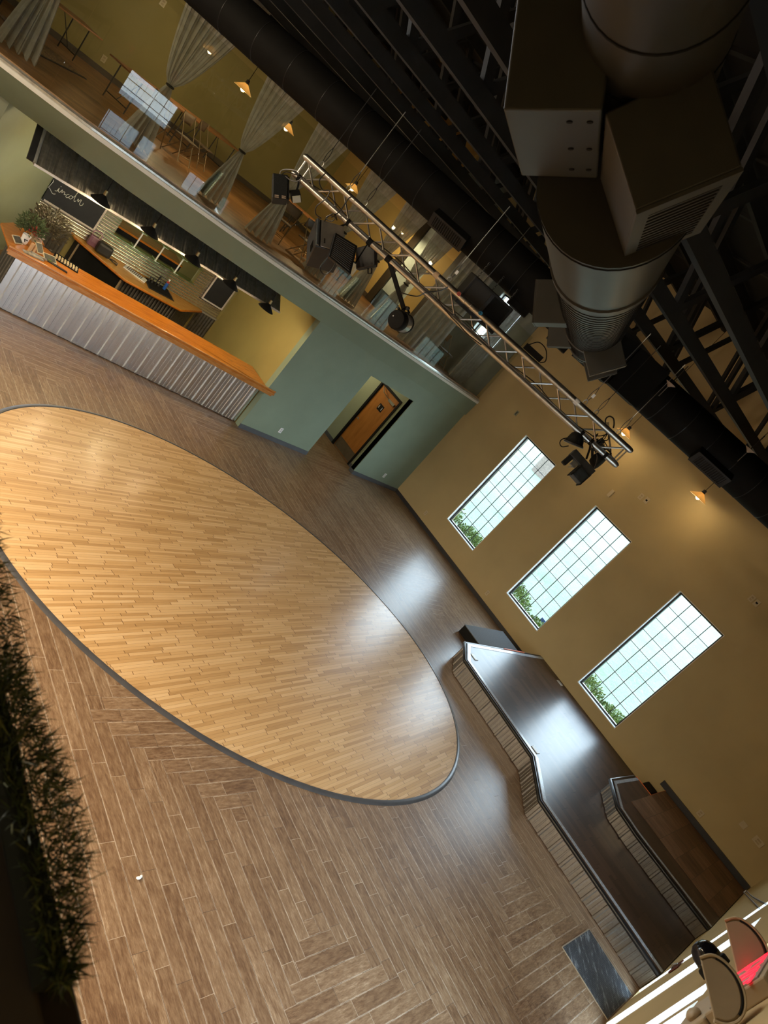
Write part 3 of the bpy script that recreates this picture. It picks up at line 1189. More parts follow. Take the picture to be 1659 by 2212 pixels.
# --- things on the left end of the bar
t = thing('flower_vase', 'white vase with a dark ribbon holding green sprigs and red blooms on the bar', 'vase', (4.70, 12.52, BZ))
mb = MB()
mb.lathe([(0.05, 0), (0.062, 0.03), (0.06, 0.10), (0.07, 0.16), (0.062, 0.16), (0.052, 0.02)], n=20)
mb.build('vase_body', M['whiteplate'], t, smooth=True)
mb = MB()
mb.box((0.0, -0.064, 0.09), (0.05, 0.012, 0.012)).box((-0.02, -0.066, 0.075), (0.012, 0.008, 0.05), (1, 0, 0.5))
mb.build('ribbon', M['black'], t)


def leafy(c, n, spread, up, size, seed, droop=0.3):
    """many small leaf blades on fine stems around a point"""
    R = random.Random(seed)
    k = MB()
    for i in range(n):
        a = R.uniform(0, 2 * PI)
        rr = spread * math.sqrt(R.random())
        h = up * R.uniform(0.15, 1.0) * (1 - droop * (rr / spread) ** 2)
        p = V(c) + V((math.cos(a) * rr, math.sin(a) * rr, h))
        d = V((math.cos(a) * R.uniform(0.2, 1.2), math.sin(a) * R.uniform(0.2, 1.2), R.uniform(-0.2, 1.0))).normalized()
        s = d.cross(V((R.uniform(-1, 1), R.uniform(-1, 1), R.uniform(-1, 1)))).normalized()
        L = size * R.uniform(0.6, 1.4)
        w_ = L * 0.16
        nn = d.cross(s) * (L * 0.12)
        k.add([p, p + d * L * 0.5 + s * w_ + nn, p + d * L, p + d * L * 0.5 - s * w_ + nn], [(0, 1, 2, 3)])
    return k


leafy((0, 0, 0.15), 420, 0.20, 0.36, 0.075, 3).build('green_sprigs', plain('dusty_green_leaf', (0.055, 0.085, 0.030), 0.7, vary=0.5, scale=30), t, smooth=False)
mb = MB()
R = random.Random(5)
for i in range(22):
    a, rr = R.uniform(0, 2 * PI), R.uniform(0, 0.10)
    mb.sphere((0.05 + math.cos(a) * rr, math.sin(a) * rr - 0.02, 0.25 + R.uniform(0, 0.10)), R.uniform(0.012, 0.02), 8)
mb.build('red_bloom', plain('dark_red_petal', (0.28, 0.02, 0.015), 0.6, vary=0.3), t)['kind'] = 'stuff'

t = thing('dried_arrangement', 'large dry brown-green foliage in a pink-bowed square pot on the bar', 'flower pot', (4.98, 12.90, BZ))
mb = MB()
mb.ext([(-0.07, -0.07), (0.07, -0.07), (0.07, 0.07), (-0.07, 0.07)], (0, 0, 0), (1, 0.2, 0), (-0.2, 1, 0), (0, 0, 0.15))
mb.build('square_pot', plain('raw_birch_pot', (0.40, 0.32, 0.22), 0.6), t, bevel=0.004)
mb = MB()
for i in range(5):
    a = i * 1.256
    mb.sphere((0.04 + 0.035 * math.cos(a), -0.085, 0.15 + 0.035 * math.sin(a)), 0.028, 10, (1, 0.4, 1))
mb.tube([(0.05, -0.085, 0.14), (0.08, -0.09, 0.06), (0.07, -0.09, 0.0)], 0.008, 6)
mb.build('pink_bow', plain('pale_pink_ribbon', (0.62, 0.48, 0.44), 0.5), t, smooth=True)
leafy((0.10, 0.06, 0.12), 900, 0.33, 0.52, 0.07, 9).build('dry_foliage', plain('brown_green_dry_leaf', (0.075, 0.062, 0.030), 0.8, vary=0.5, scale=30), t)

for i, (x, y, rz, w_, h_, tilt, lab) in enumerate((
        (4.98, 12.42, 0.5, 0.15, 0.19, 0.9, 'small pale-framed dark picture leaning back on the bar, behind its neighbour'),
        (5.12, 12.26, 0.3, 0.24, 0.15, 1.1, 'small pale-framed dark picture lying almost flat near the bar front edge'),
        (4.60, 12.36, 0.7, 0.20, 0.14, 1.0, 'dark framed card at the far left corner of the bar top'))):
    t = thing('picture_frame', lab, 'picture frame', (x, y, BZ), rz, 'little pictures on the bar')
    u, vv = V((1, 0, 0)), V((0, math.sin(tilt), math.cos(tilt)))
    n_ = V((0, -math.cos(tilt), math.sin(tilt)))
    mb = MB()
    mb.box(vv * h_ / 2 + n_ * 0.008, (w_, h_, 0.012), u, n_)
    mb.build('frame', plain('pale_wood_frame', (0.50, 0.42, 0.28), 0.5), t)
    mb = MB()
    mb.box(vv * h_ / 2 + n_ * 0.0155, (w_ - 0.03, h_ - 0.03, 0.003), u, n_)
    mb.build('dark_picture', plain('dark_print', (0.03, 0.03, 0.025), 0.4, vary=0.6, scale=25), t)
t = thing('wooden_block', 'small pale upright wooden blocks beside the white vase on the bar', 'block', (4.76, 12.24, BZ), 0.4)
mb = MB()
mb.b2((-0.05, -0.02, 0), (-0.01, 0.02, 0.17)).b2((0.02, -0.02, 0), (0.06, 0.02, 0.13))
mb.build('block_body', plain('raw_pine_block', (0.50, 0.30, 0.15), 0.6), t)
mb = MB()
mb.box((0.0, -0.09, 0.012), (0.34, 0.10, 0.02), (1, -0.25, 0)).box((0.1, -0.06, 0.03), (0.3, 0.035, 0.014), (1, -0.5, 0))
mb.build('paper_strip', plain('grey_paper', (0.30, 0.28, 0.24), 0.7, vary=0.5, scale=30), t)
t = thing('black_tray', 'narrow black tray with a green pen on the bar, lying along the front edge', 'tray', (5.20, 12.22, BZ), -0.30)
mb = MB()
mb.b2((-0.20, -0.03, 0), (0.20, 0.03, 0.02))
mb.build('tray_body', M['blackgloss'], t, bevel=0.004)
mb = MB()
mb.tube([(-0.22, 0.01, 0.028), (-0.08, 0.015, 0.028)], 0.007, 6)
mb.build('green_pen', plain('green_plastic', (0.12, 0.20, 0.02), 0.4), t)
t = thing('bottle_rack', 'low black rack of pale square compartments at the back edge of the bar', 'rack', (5.47, 12.56, BZ), -0.30)
mb = MB()
mb.b2((-0.22, -0.10, 0), (0.22, 0.10, 0.02)).b2((-0.22, 0.095, 0), (0.22, 0.10, 0.06)).b2((-0.22, -0.10, 0), (-0.215, 0.10, 0.06))
mb.build('rack_body', M['black'], t)
for i in range(8):
    for j in range(3):
        mb = MB()
        mb.b2((-0.195 + i * 0.051, -0.085 + j * 0.06, 0.02), (-0.165 + i * 0.051, -0.045 + j * 0.06, 0.05))
        mb.build('square_cap', M['plate'], t)
mb = MB()
mb.tube(smoothpath([(5.02, 13.0, BZ + 0.01), (5.13, 12.86, BZ + 0.012), (5.22, 12.83, BZ + 0.012), (5.30, 12.86, BZ + 0.01)], 6), 0.006, 6)
o = mb.build('loose_cable', M['blackgloss'])
tag(o, 'thin black cable lying across the jog in the bar top', 'cable')

# ================================================================== BACK BAR
t = thing('back_counter', 'yellow oak back counter with angled ends under the serving hatch', 'counter', bp(2.2, 0.5, 0))
ctr = [(0.76, 0.012), (0.82, 0.16), (1.78, 1.03), (3.20, 0.88), (4.02, 0.06), (4.02, 0.012)]
P3 = lambda poly, z: [(bp(s, o_, z).x, bp(s, o_, z).y) for s, o_ in poly]
mb = MB()
mb.prism(P3(ctr, 0), 0.885, 0.925)
mb.build('counter_top', M['barwood_pale'], t, W=True, bevel=0.006)
mb = MB()
edge = P3(ctr[1:5], 0)
mb.tube([(a, b, 0.895) for a, b in edge], 0.024, 8)
mb.build('front_nosing', M['barwood'], t, W=True, smooth=True)
body = [(0.9, 0.012), (0.95, 0.14), (1.80, 0.92), (3.14, 0.80), (3.86, 0.06), (3.86, 0.012)]
mb = MB()
mb.prism(P3(body, 0), 0.002, 0.885)
mb.build('counter_body', M['charcoal'], t, W=True)
mb = ribbed(P3(body[2:5], 0)[::1], 0.05, 0.86, 0.075, -1, (0.015, 0.02, 0.015), 0.0, False)
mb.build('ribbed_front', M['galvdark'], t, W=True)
fr0, fr1 = bp(0.97, 0.175, 0), bp(1.78, 0.92, 0)
mb = MB()
dv = (fr1 - fr0).normalized()
mb.box((fr0 + fr1) / 2 + UP * 0.43, ((fr1 - fr0).length, 0.05, 0.82), dv)
mb.build('black_door', M['black'], t, W=True)
pm = plain('pale_wood_post', (0.33, 0.25, 0.16), 0.5)
for q in (fr0, fr1):
    mb = MB()
    mb.box(q + UP * 0.43 + V((dv.y, -dv.x, 0)) * 0.012, (0.035, 0.05, 0.82), dv)
    mb.build('door_post', pm, t, W=True)
sk = V((8.28, 14.62, 0.926))
mb = MB()
s0 = [ (7.93, 14.62), (7.98, 14.30), (8.62, 14.30), (8.66, 15.0) ]
sink = thing('bar_sink', 'black drop-in sink with raised rim in the back counter', 'sink', (sk.x, sk.y, 0.926))
q = [onz(p, 0.93) for p in ((311, 598), (321, 622), (376, 651), (360, 620))]
cq = sum(q, V((0, 0, 0))) / 4
mb = MB()
inner = [cq + (a - cq) * 0.90 for a in q]
k4 = [(a.x, a.y, 0.938) for a in q] + [(a.x, a.y, 0.938) for a in inner] + [(a.x, a.y, 0.926) for a in q]
mb.add(k4, [(i, (i + 1) % 4, 4 + (i + 1) % 4, 4 + i) for i in range(4)] + [(8 + i, 8 + (i + 1) % 4, (i + 1) % 4, i) for i in range(4)])
mb.build('sink_rim', M['blackgloss'], sink, W=True)
mb = MB()
k4 = [(a.x, a.y, 0.937) for a in inner] + [(a.x * 0.9 + cq.x * 0.1, a.y * 0.9 + cq.y * 0.1, 0.928) for a in inner]
mb.add(k4, [(i, (i + 1) % 4, 4 + (i + 1) % 4, 4 + i) for i in range(4)] + [(4, 5, 6, 7)])
mb.build('sink_basin', M['black'], sink, W=True)
fa = bp(bw((338, 610), 0.22)[0], 0.22, 0)
fau = thing('black_faucet', 'black gooseneck faucet with side fittings behind the sink', 'faucet', (fa.x, fa.y, 0.926))
mb = MB()
mb.tube(smoothpath([(0, 0, 0), (0, 0, 0.2), (-0.02, -0.05, 0.27), (-0.05, -0.13, 0.25), (-0.055, -0.15, 0.19)], 6), 0.014, 8)
mb.build('spout', M['blackgloss'], fau, smooth=True)
for k, dx in enumerate((-0.16, -0.08, 0.09)):
    mb = MB()
    mb.lathe([(0.022, 0), (0.02, 0.03), (0.012, 0.05), (0.012, 0.10), (0.02, 0.11), (0.02, 0.13)], (dx, 0.02, 0), UP, 10)
    mb.tube([(dx, 0.02, 0.12), (dx - 0.03, -0.06, 0.13)], 0.007, 6)
    mb.build('tap_handle', M['blackgloss'], fau, smooth=True)
bo = bp(bw((356, 621), 0.16)[0], 0.16, 0)
bot = thing('soap_bottle', 'blue and red soap bottle standing right of the faucet', 'bottle', (bo.x, bo.y, 0.926))
mb = MB()
mb.lathe([(0.035, 0), (0.037, 0.02), (0.037, 0.14), (0.028, 0.17)], n=14)
mb.build('bottle_body', plain('blue_plastic', (0.02, 0.10, 0.42), 0.3), bot, smooth=True)
mb = MB()
mb.lathe([(0.029, 0.17), (0.03, 0.18), (0.03, 0.205), (0.014, 0.22)], n=14)
mb.build('red_collar', plain('red_plastic', (0.5, 0.05, 0.04), 0.35), bot, smooth=True)
mb = MB()
mb.lathe([(0.013, 0.22), (0.013, 0.25), (0.02, 0.255), (0.02, 0.265)], n=10)
mb.tube([(0, 0, 0.262), (-0.04, -0.02, 0.258)], 0.007, 6)
mb.build('pump', M['whiteplate'], bot, smooth=True)
dq = onz((292, 592), 0.93)
dish = thing('dish_rack', 'white drying tray with dark grooves left of the sink', 'tray', (dq.x, dq.y, 0.926), -0.55)
mb = MB()
mb.b2((-0.26, -0.15, 0), (0.26, 0.15, 0.022))
mb.build('tray_body', M['whiteplate'], dish, bevel=0.008)
for k in range(9):
    mb = MB()
    mb.b2((-0.20 + k * 0.042, -0.11, 0.022), (-0.182 + k * 0.042, 0.11, 0.03))
    mb.build('groove_bar', M['blackgloss'], dish)
pq = onz((197, 530), 0.93)
pk = thing('pink_tumbler_box', 'mauve pink bottle carrier at the left end of the back counter', 'carrier', (pq.x, pq.y, 0.926), -0.2)
mb = MB()
mb.prism([(-0.11, -0.06), (0.11, -0.06), (0.11, 0.06), (-0.11, 0.06)], 0, 0.22)
mb.build('carrier_body', plain('mauve_plastic', (0.22, 0.10, 0.15), 0.4), pk, bevel=0.02)
mb = MB()
mb.tube(smoothpath([(-0.09, 0, 0.21), (-0.09, 0, 0.31), (0, 0, 0.34), (0.09, 0, 0.31), (0.09, 0, 0.21)], 5), 0.012, 8)
mb.b2((-0.05, -0.065, 0.10), (0.05, -0.06, 0.20))
mb.build('carrier_handle', plain('pale_mauve_plastic', (0.30, 0.16, 0.21), 0.4), pk)
mb = MB()
mb.tube([(0.06, 0.0, 0.22), (0.075, 0.0, 0.42)], 0.006, 6)
mb.build('straw', M['plate'], pk)
ap_ = onz((219, 549), 0.93)
app = thing('black_warmer', 'rounded black warmer with a trailing cord beside the pink carrier', 'appliance', (ap_.x, ap_.y, 0.926), -0.2)
mb = MB()
mb.prism([(-0.16, -0.11), (0.16, -0.11), (0.16, 0.11), (-0.16, 0.11)], 0, 0.24)
mb.build('appliance_body', plain('matt_black_plastic', (0.022, 0.021, 0.018), 0.5), app, bevel=0.05)
mb = MB()
mb.tube(smoothpath([(0.15, -0.05, 0.02), (0.28, -0.12, 0.02), (0.36, -0.02, 0.012), (0.30, 0.06, 0.012), (0.2, 0.02, 0.012), (0.33, -0.16, 0.012)], 6), 0.008, 6)
mb.build('power_cord', M['blackgloss'], app, smooth=True)

# --- sheet metal on the back wall
pan = thing('wall_cladding', 'horizontal silver corrugated sheet behind the bar around the serving hatch', 'wall cladding', bp(2.2, 0.03, 1.5))


def corr(s0, s1, z0, z1, pitch=0.066, amp=0.011):
    k = MB()
    n_ = max(2, int((z1 - z0) / pitch * 8))
    pr = [(z0 + (z1 - z0) * i / n_, 0.016 + amp * math.sin(2 * PI * (z0 + (z1 - z0) * i / n_) / pitch)) for i in range(n_ + 1)]
    vs = [bp(s, d, z) for s in (s0, s1) for z, d in pr] + [bp(s, 0.001, z) for s in (s0, s1) for z in (z0, z1)]
    m2 = n_ + 1
    fs = [(i, i + 1, m2 + i + 1, m2 + i) for i in range(n_)]
    B = 2 * m2
    fs += [(0, m2, B + 2, B), (n_, m2 + n_, B + 3, B + 1)]
    fs += [tuple([B + 1, B] + list(range(m2))), tuple([B + 3, B + 2] + [m2 + i for i in range(m2)])]
    return k.add(vs, fs)


sil = plain('silver_corrugated_sheet', (0.66, 0.62, 0.56), 0.26, metal=0.95, vary=0.12, scale=20)
for s0, s1, z0, z1 in ((0.0, HS0, 0.93, 2.6), (HS1, BL - 0.08, 0.93, 2.6), (HS0, HS1, 0.93, HZ0), (HS0, HS1, HZ1, 2.6)):
    corr(s0, s1, z0, z1).build('corrugated_sheet', sil, pan, W=True, smooth=True)
pm = plain('greyed_wood_strip', (0.30, 0.28, 0.25), 0.5)
for a, b_ in ((0.4, 0.8), (4.22, 0.5)):
    mb = MB()
    mb.box(bp(a, 0.02, 0.90), (b_, 0.035, 0.04), BU)
    mb.build('sill_strip', pm, pan, W=True)
for s0, s1 in ((0.0, 0.78), (3.95, BL - 0.05)):
    mb = MB()
    L = s1 - s0
    pr = []
    n_ = int(L / 0.075 * 6)
    pr = [(s0 + L * i / n_, 0.016 + 0.012 * math.sin(2 * PI * i / 6)) for i in range(n_ + 1)]
    poly = [(bp(s, d, 0).x, bp(s, d, 0).y) for s, d in pr] + [(bp(s1, 0.001, 0).x, bp(s1, 0.001, 0).y), (bp(s0, 0.001, 0).x, bp(s0, 0.001, 0).y)]
    mb.prism(poly, 0.01, 0.88)
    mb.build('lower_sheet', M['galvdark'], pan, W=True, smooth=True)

# --- kitchen counter seen through the hatch, glass shelf in front of it
kc = thing('kitchen_counter', 'orange wood ledge beyond the serving hatch above a dark panel', 'counter', bp(2.4, -0.7, 0))
mb = MB()
mb.box(bp(2.36, -0.75, 1.46), (1.74, 0.74, 0.04), BU)
mb.build('ledge_top', M['barwood'], kc, W=True)
mb = MB()
mb.box(bp(2.36, -0.43, 0.72), (1.72, 0.06, 1.44), BU)
mb.build('dark_panel', M['black'], kc, W=True)
gs = thing('glass_shelf', 'two-tier glass shelf on three white posts in front of the serving hatch', 'shelf', bp(2.4, 0.2, 1.4))
for s in (1.85, 2.37, 2.86):
    mb = MB()
    mb.tube([bp(s, 0.3, 1.40), bp(s, 0.3, 1.79)], 0.016, 8)
    mb.build('shelf_post', M['whiteplate'], gs, W=True)
    mb = MB()
    for z in (1.41, 1.78):
        mb.tube([bp(s, 0.03, z), bp(s, 0.36, z + 0.01)], 0.009, 6)
        mb.tube([bp(s - 0.05, 0.36, z + 0.012), bp(s + 0.08, 0.36, z + 0.012)], 0.006, 6)
    mb.build('shelf_bracket', M['whiteplate'], gs, W=True)
for z in (1.425, 1.80):
    mb = MB()
    mb.box(bp(2.40, 0.22, z), (1.92, 0.36, 0.010), BU)
    mb.build('glass_pane', clear_glass('green_edged_glass', (0.80, 0.93, 0.84)), gs, W=True)

# --- chalkboards
slate = plain('chalkboard_black', (0.011, 0.011, 0.010), 0.55, vary=0.35, scale=4)
for s0, s1, z0, z1, lab in ((0.0, 1.10, 1.20, 2.02, 'large chalkboard with a cursive chalk word at the left end of the bar wall'),
                            (3.82, 4.42, 1.18, 1.84, 'small blank chalkboard in a white frame right of the serving hatch')):
    t = thing('chalkboard', lab, 'chalkboard', bp((s0 + s1) / 2, 0.05, z0))
    mb = MB()
    mb.box(bp((s0 + s1) / 2, 0.050, (z0 + z1) / 2), (s1 - s0, 0.014, z1 - z0), BU)
    mb.build('slate', slate, t, W=True)
    mb = MB()
    f = 0.035
    for a in ((s0, s0 + f, z0, z1), (s1 - f, s1, z0, z1), (s0 + f, s1 - f, z0, z0 + f), (s0 + f, s1 - f, z1 - f, z1)):
        if s0 == 0.0 and a[1] == s0 + f:
            continue
        mb.box(bp((a[0] + a[1]) / 2, 0.054, (a[2] + a[3]) / 2), (a[1] - a[0], 0.03, a[3] - a[2]), BU)
    mb.build('frame', plain('whitewashed_frame', (0.56, 0.49, 0.45), 0.5), t, W=True)
    if s0 == 0.0:
        CH = M['chalk'] = plain('white_chalk', (0.62, 0.62, 0.58), 0.9, vary=0.2)
        A = [[(452, 348), (457, 362), (440, 382), (420, 405), (405, 416), (412, 413), (428, 428), (440, 455), (455, 470), (473, 470)]]
        A = [[(x / 3.95, 300 + y / 3.95) for x, y in st] for st in A]
        Bq = [[(820, 80), (848, 86), (885, 45), (868, 88), (890, 106), (910, 86)],
              [(908, 20), (916, 24)],
              [(910, 90), (934, 72), (922, 112), (950, 100), (970, 110), (957, 140), (985, 138)],
              [(1035, 142), (1012, 138), (985, 160), (990, 184), (1015, 184), (1037, 172)],
              [(1072, 158), (1042, 165), (1030, 192), (1052, 208), (1080, 193), (1078, 165), (1095, 180), (1125, 160), (1165, 108), (1142, 138), (1106, 218), (1112, 244), (1132, 236)],
              [(1150, 232), (1172, 208), (1164, 250), (1196, 224), (1216, 226), (1188, 278), (1200, 304), (1235, 295), (1243, 268)]]
        A += [[(x / 6.9125, 400 + y / 6.9125) for x, y in st] for st in Bq]
        mb = MB()
        for st in A:
            pts = []
            for p in st:
                s_, z_ = bw(p, 0.06)
                pts.append(bp(s_, 0.058, z_))
            mb.tube(smoothpath(pts, 5), 0.0062, 5)
        mb.build('chalk_lettering', CH, t, W=True)

# --- sloping metal canopy over the bar
cn = thing('metal_canopy', 'sloping dark corrugated metal canopy hanging under the mezzanine above the bar', 'canopy', bp(1.4, 2.8, 2.4))
sl0, sl1 = -1.06, 3.90
mb = MB()
pts = []
L = sl1 - sl0
n_ = int(L / 0.235)
pr = [(sl0, 0)]
for i in range(n_):
    c = sl0 + 0.235 * (i + 0.5)
    pr += [(c - 0.035, 0), (c - 0.018, 0.022), (c + 0.018, 0.022), (c + 0.035, 0), (c + 0.09, 0), (c + 0.097, 0.006), (c + 0.111, 0.006), (c + 0.118, 0), (c + 0.15, 0), (c + 0.157, 0.006), (c + 0.171, 0.006), (c + 0.178, 0)]
pr = [p for p in pr if p[0] < sl1 - 0.002] + [(sl1, 0)]
m2 = len(pr)
sln = V((-BN.x * 0.0, 0, 0))
nrm = (BN * 0.78 + UP * 0.62)
lowp, upp = (3.02, 2.385), (2.45, 2.905)
lz = lambda s: 2.385 + 0.034 * (s - sl0)
vs = [bp(s, lowp[0], lz(s)) + nrm * d for s, d in pr] + [bp(s, upp[0], upp[1]) + nrm * d for s, d in pr]
vs += [bp(s, lowp[0], lz(s)) - nrm * 0.015 for s in (sl0, sl1)] + [bp(s, upp[0], upp[1]) - nrm * 0.015 for s in (sl0, sl1)]
fs = [(i, i + 1, m2 + i + 1, m2 + i) for i in range(m2 - 1)]
B = 2 * m2
fs += [(B, B + 1, B + 3, B + 2), (0, m2, B + 2, B), (m2 - 1, 2 * m2 - 1, B + 3, B + 1), tuple([B, B + 1] + list(range(m2 - 1, -1, -1))), tuple([B + 2, B + 3] + list(range(2 * m2 - 1, m2 - 1, -1)))]
mb.add(vs, fs)
mb.build('canopy_sheet', plain('dark_galvanised_canopy', (0.20, 0.195, 0.18), 0.38, metal=0.7, vary=0.2, scale=16), cn, W=True)
mb = MB()
mb.box(bp((sl0 + sl1) / 2, 3.03, lz((sl0 + sl1) / 2) - 0.015), (L, 0.045, 0.038), bp(sl1, 0, lz(sl1)) - bp(sl0, 0, lz(sl0)))
mb.build('lower_trim', plain('pale_canopy_trim', (0.52, 0.44, 0.36), 0.35, metal=0.4), cn, W=True)
mb = MB()
for s in (sl0,):
    mb.tube([bp(s, 3.03, 2.38), bp(s, 2.45, 2.91)], 0.028, 8)
    mb.build('end_flashing', plain('grey_flashing', (0.35, 0.36, 0.36), 0.35, metal=0.5), cn, W=True)
mb = MB()
mb.box(bp(sl0 - 0.06, 2.74, 2.64), (0.12, 0.03, 0.76), BU, (UP * 0.67 - BN * 0.74))
mb.build('end_cheek', M['charcoal'], cn, W=True)
mb = MB()
mb.prism([(bp(sl1, a, 0).x, bp(sl1, a, 0).y) for a in (2.47, 3.0)] + [(bp(sl1 - 0.02, a, 0).x, bp(sl1 - 0.02, a, 0).y) for a in (3.0, 2.47)], 2.42, 2.43) if False else None

# lamps tucked under the canopy
for s in (0.2, 1.5, 2.8):
    lamp_light('canopy_lamp', bp(s, 2.2, 2.55), 34, (1.0, 0.78, 0.45), 0.05, None)

# --- five black pendant lamps over the bar
def bar_lamp():
    t = thing('bar_pendant_lamp', '', 'pendant lamp', (0, 0, 0), 0, 'black pendant lamps over the bar')
    k = MB()
    k.tube([(0, 0, 0.20), (0, 0, 0.46)], 0.007, 6)
    k.build('drop_rod', M['black'], t)
    k = MB()
    k.lathe([(0.028, 0.12), (0.032, 0.15), (0.026, 0.21), (0.012, 0.22)], n=16)
    k.build('brass_socket', plain('aged_brass', (0.32, 0.24, 0.12), 0.35, metal=0.9), t, smooth=True)
    k = MB()
    prof = [(0.172, 0.0), (0.165, 0.012), (0.12, 0.05), (0.07, 0.09), (0.04, 0.12), (0.028, 0.135)]
    k.lathe(prof + [(r - 0.004, z - 0.003) for r, z in prof[::-1]], n=28, closed=True)
    k.build('lamp_shade', M['black'], t, smooth=True)
    k = MB()
    k.sphere((0, 0, 0.035), 0.032, 14, (1, 1, 1.3))
    k.build('light_bulb', glow('warm_bulb', (1.0, 0.74, 0.40), 45), t, smooth=True)
    lamp_light('bar_lamp_light', (0, 0, -0.01), 26, (1.0, 0.76, 0.44), 0.04, t)
    return t


L0 = bar_lamp()
ords = ['black pendant lamp over the left end of the bar in front of the chalk word', 'second black pendant lamp from the left over the bar',
        'middle one of the five black pendant lamps over the bar', 'fourth black pendant lamp from the left over the bar, beside the small chalkboard',
        'rightmost of the five black pendant lamps over the bar']
for i, s in enumerate((-0.04, 0.87, 1.765, 2.622, 3.50)):
    o = L0 if i == 0 else dup(L0)
    o.location = bp(s, 3.2, 2.475)
    o['label'] = ords[i]

# ================================================================== MEZZANINE
# frameless glass above the white edge
gs_ = thing('glass_partition', 'tall frameless glass screen along the mezzanine edge', 'glass partition', (8, 11.4, 3.49))
cuts = [2.2, 3.75, 5.84, 7.93, 10.02, 12.11, 14.2, XW]
gtop = 5.56
for a, b_ in zip(cuts, cuts[1:]):
    xs_ = [a + 0.004] + [x for x, y in LED if a + 0.05 < x < b_ - 0.05] + [b_ - 0.004]
    mb = MB()
    n_ = len(xs_)
    vs = [(x, interp(LED, x) + 0.10 + d, z) for z in (3.487, gtop) for d in (0.0, 0.010) for x in xs_]
    fs = []
    for i in range(n_ - 1):
        fs += [(i, i + 1, 2 * n_ + i + 1, 2 * n_ + i), (n_ + i, n_ + i + 1, 3 * n_ + i + 1, 3 * n_ + i), (i, i + 1, n_ + i + 1, n_ + i), (2 * n_ + i, 2 * n_ + i + 1, 3 * n_ + i + 1, 3 * n_ + i)]
    fs += [(0, n_, 3 * n_, 2 * n_), (n_ - 1, 2 * n_ - 1, 4 * n_ - 1, 3 * n_ - 1)]
    mb.add(vs, fs)
    mb.build('glass_pane', M['mezzglass'], gs_, W=True, smooth=True)
# sheer grey curtains tied in the middle
m_ = bpy.data.materials.new('sheer_grey_curtain')
m_.use_nodes = True
nt = m_.node_tree
E.nt = nt
nt.nodes.clear()
out = nt.nodes.new('ShaderNodeOutputMaterial')
d1 = nt.nodes.new('ShaderNodeBsdfDiffuse')
d2 = nt.nodes.new('ShaderNodeBsdfTranslucent')
tr = nt.nodes.new('ShaderNodeBsdfTransparent')
co = nt.nodes.new('ShaderNodeTexCoord')
nz = noise(nt, co.outputs['Object'], 7.0, 3)
cl = ramp(nt, nz, [(0.3, (0.34, 0.33, 0.30)), (0.7, (0.46, 0.45, 0.41))])
nt.links.new(cl, d1.inputs[0])
nt.links.new(cl, d2.inputs[0])
a1, a2 = nt.nodes.new('ShaderNodeMixShader'), nt.nodes.new('ShaderNodeMixShader')
a1.inputs[0].default_value = 0.35
a2.inputs[0].default_value = 0.16
nt.links.new(d1.outputs[0], a1.inputs[1])
nt.links.new(d2.outputs[0], a1.inputs[2])
nt.links.new(a1.outputs[0], a2.inputs[1])
nt.links.new(tr.outputs[0], a2.inputs[2])
nt.links.new(a2.outputs[0], out.inputs[0])
M['sheer'] = m_
M['sheen'] = plain('silvery_hem_band', (0.50, 0.56, 0.50), 0.22, metal=0.4, vary=0.35, scale=40, bumpy=0.8, bscale=60)


def curtain(x, y, ztie, wt, wb, label, seed, ztop=6.7, shift=0.0, hem=True):
    R = random.Random(seed)
    t = thing('curtain', label, 'curtain', (x, y, 3.40), 0, 'sheer curtains behind the mezzanine glass')
    ph = R.uniform(0, 6)

    def upper(u, v):
        z = ztie + (ztop - ztie) * v
        w_ = 0.05 + (wt - 0.05) * (v ** 0.62)
        a = (u - 0.5) * 2
        fold = 0.035 * math.sin(u * 44 + ph) + 0.02 * math.sin(u * 97 + 2 * ph)
        return (a * w_ + shift * v, fold * (0.35 + v), z - 3.40)

    def lower(u, v):
        z = 3.40 + (ztie - 3.40) * v
        w_ = 0.05 + (wb - 0.05) * ((1 - v) ** 0.8)
        a = (u - 0.5) * 2
        fold = 0.05 * math.sin(u * 30 + ph) + 0.02 * math.sin(u * 71 + ph)
        return (a * w_, fold * (0.4 + (1 - v)), z - 3.40 + (0.03 * math.sin(u * 30 + ph) if v == 0 else 0))
    k = MB()
    k.grid(upper, 90, 16)
    k.build('upper_drape', M['sheer'], t, smooth=True)
    k = MB()
    k.grid(lower, 70, 14)
    k.build('lower_drape', M['sheer'], t, smooth=True)
    k = MB()
    k.lathe([(0.058, -0.02), (0.075, -0.012), (0.075, 0.012), (0.058, 0.02)], (0, 0, ztie - 3.40), UP, 16)
    k.build('tie_band', M['black'], t, smooth=True)
    if hem:
        k = MB()
        k.grid(lambda u, v: (lambda q: (q[0], q[1] - 0.03, q[2]))(lower(0.02 + 0.33 * u, 0.02 + v * 0.48)), 14, 10)
        k.build('silvery_band', M['sheen'], t, smooth=True)
    return t


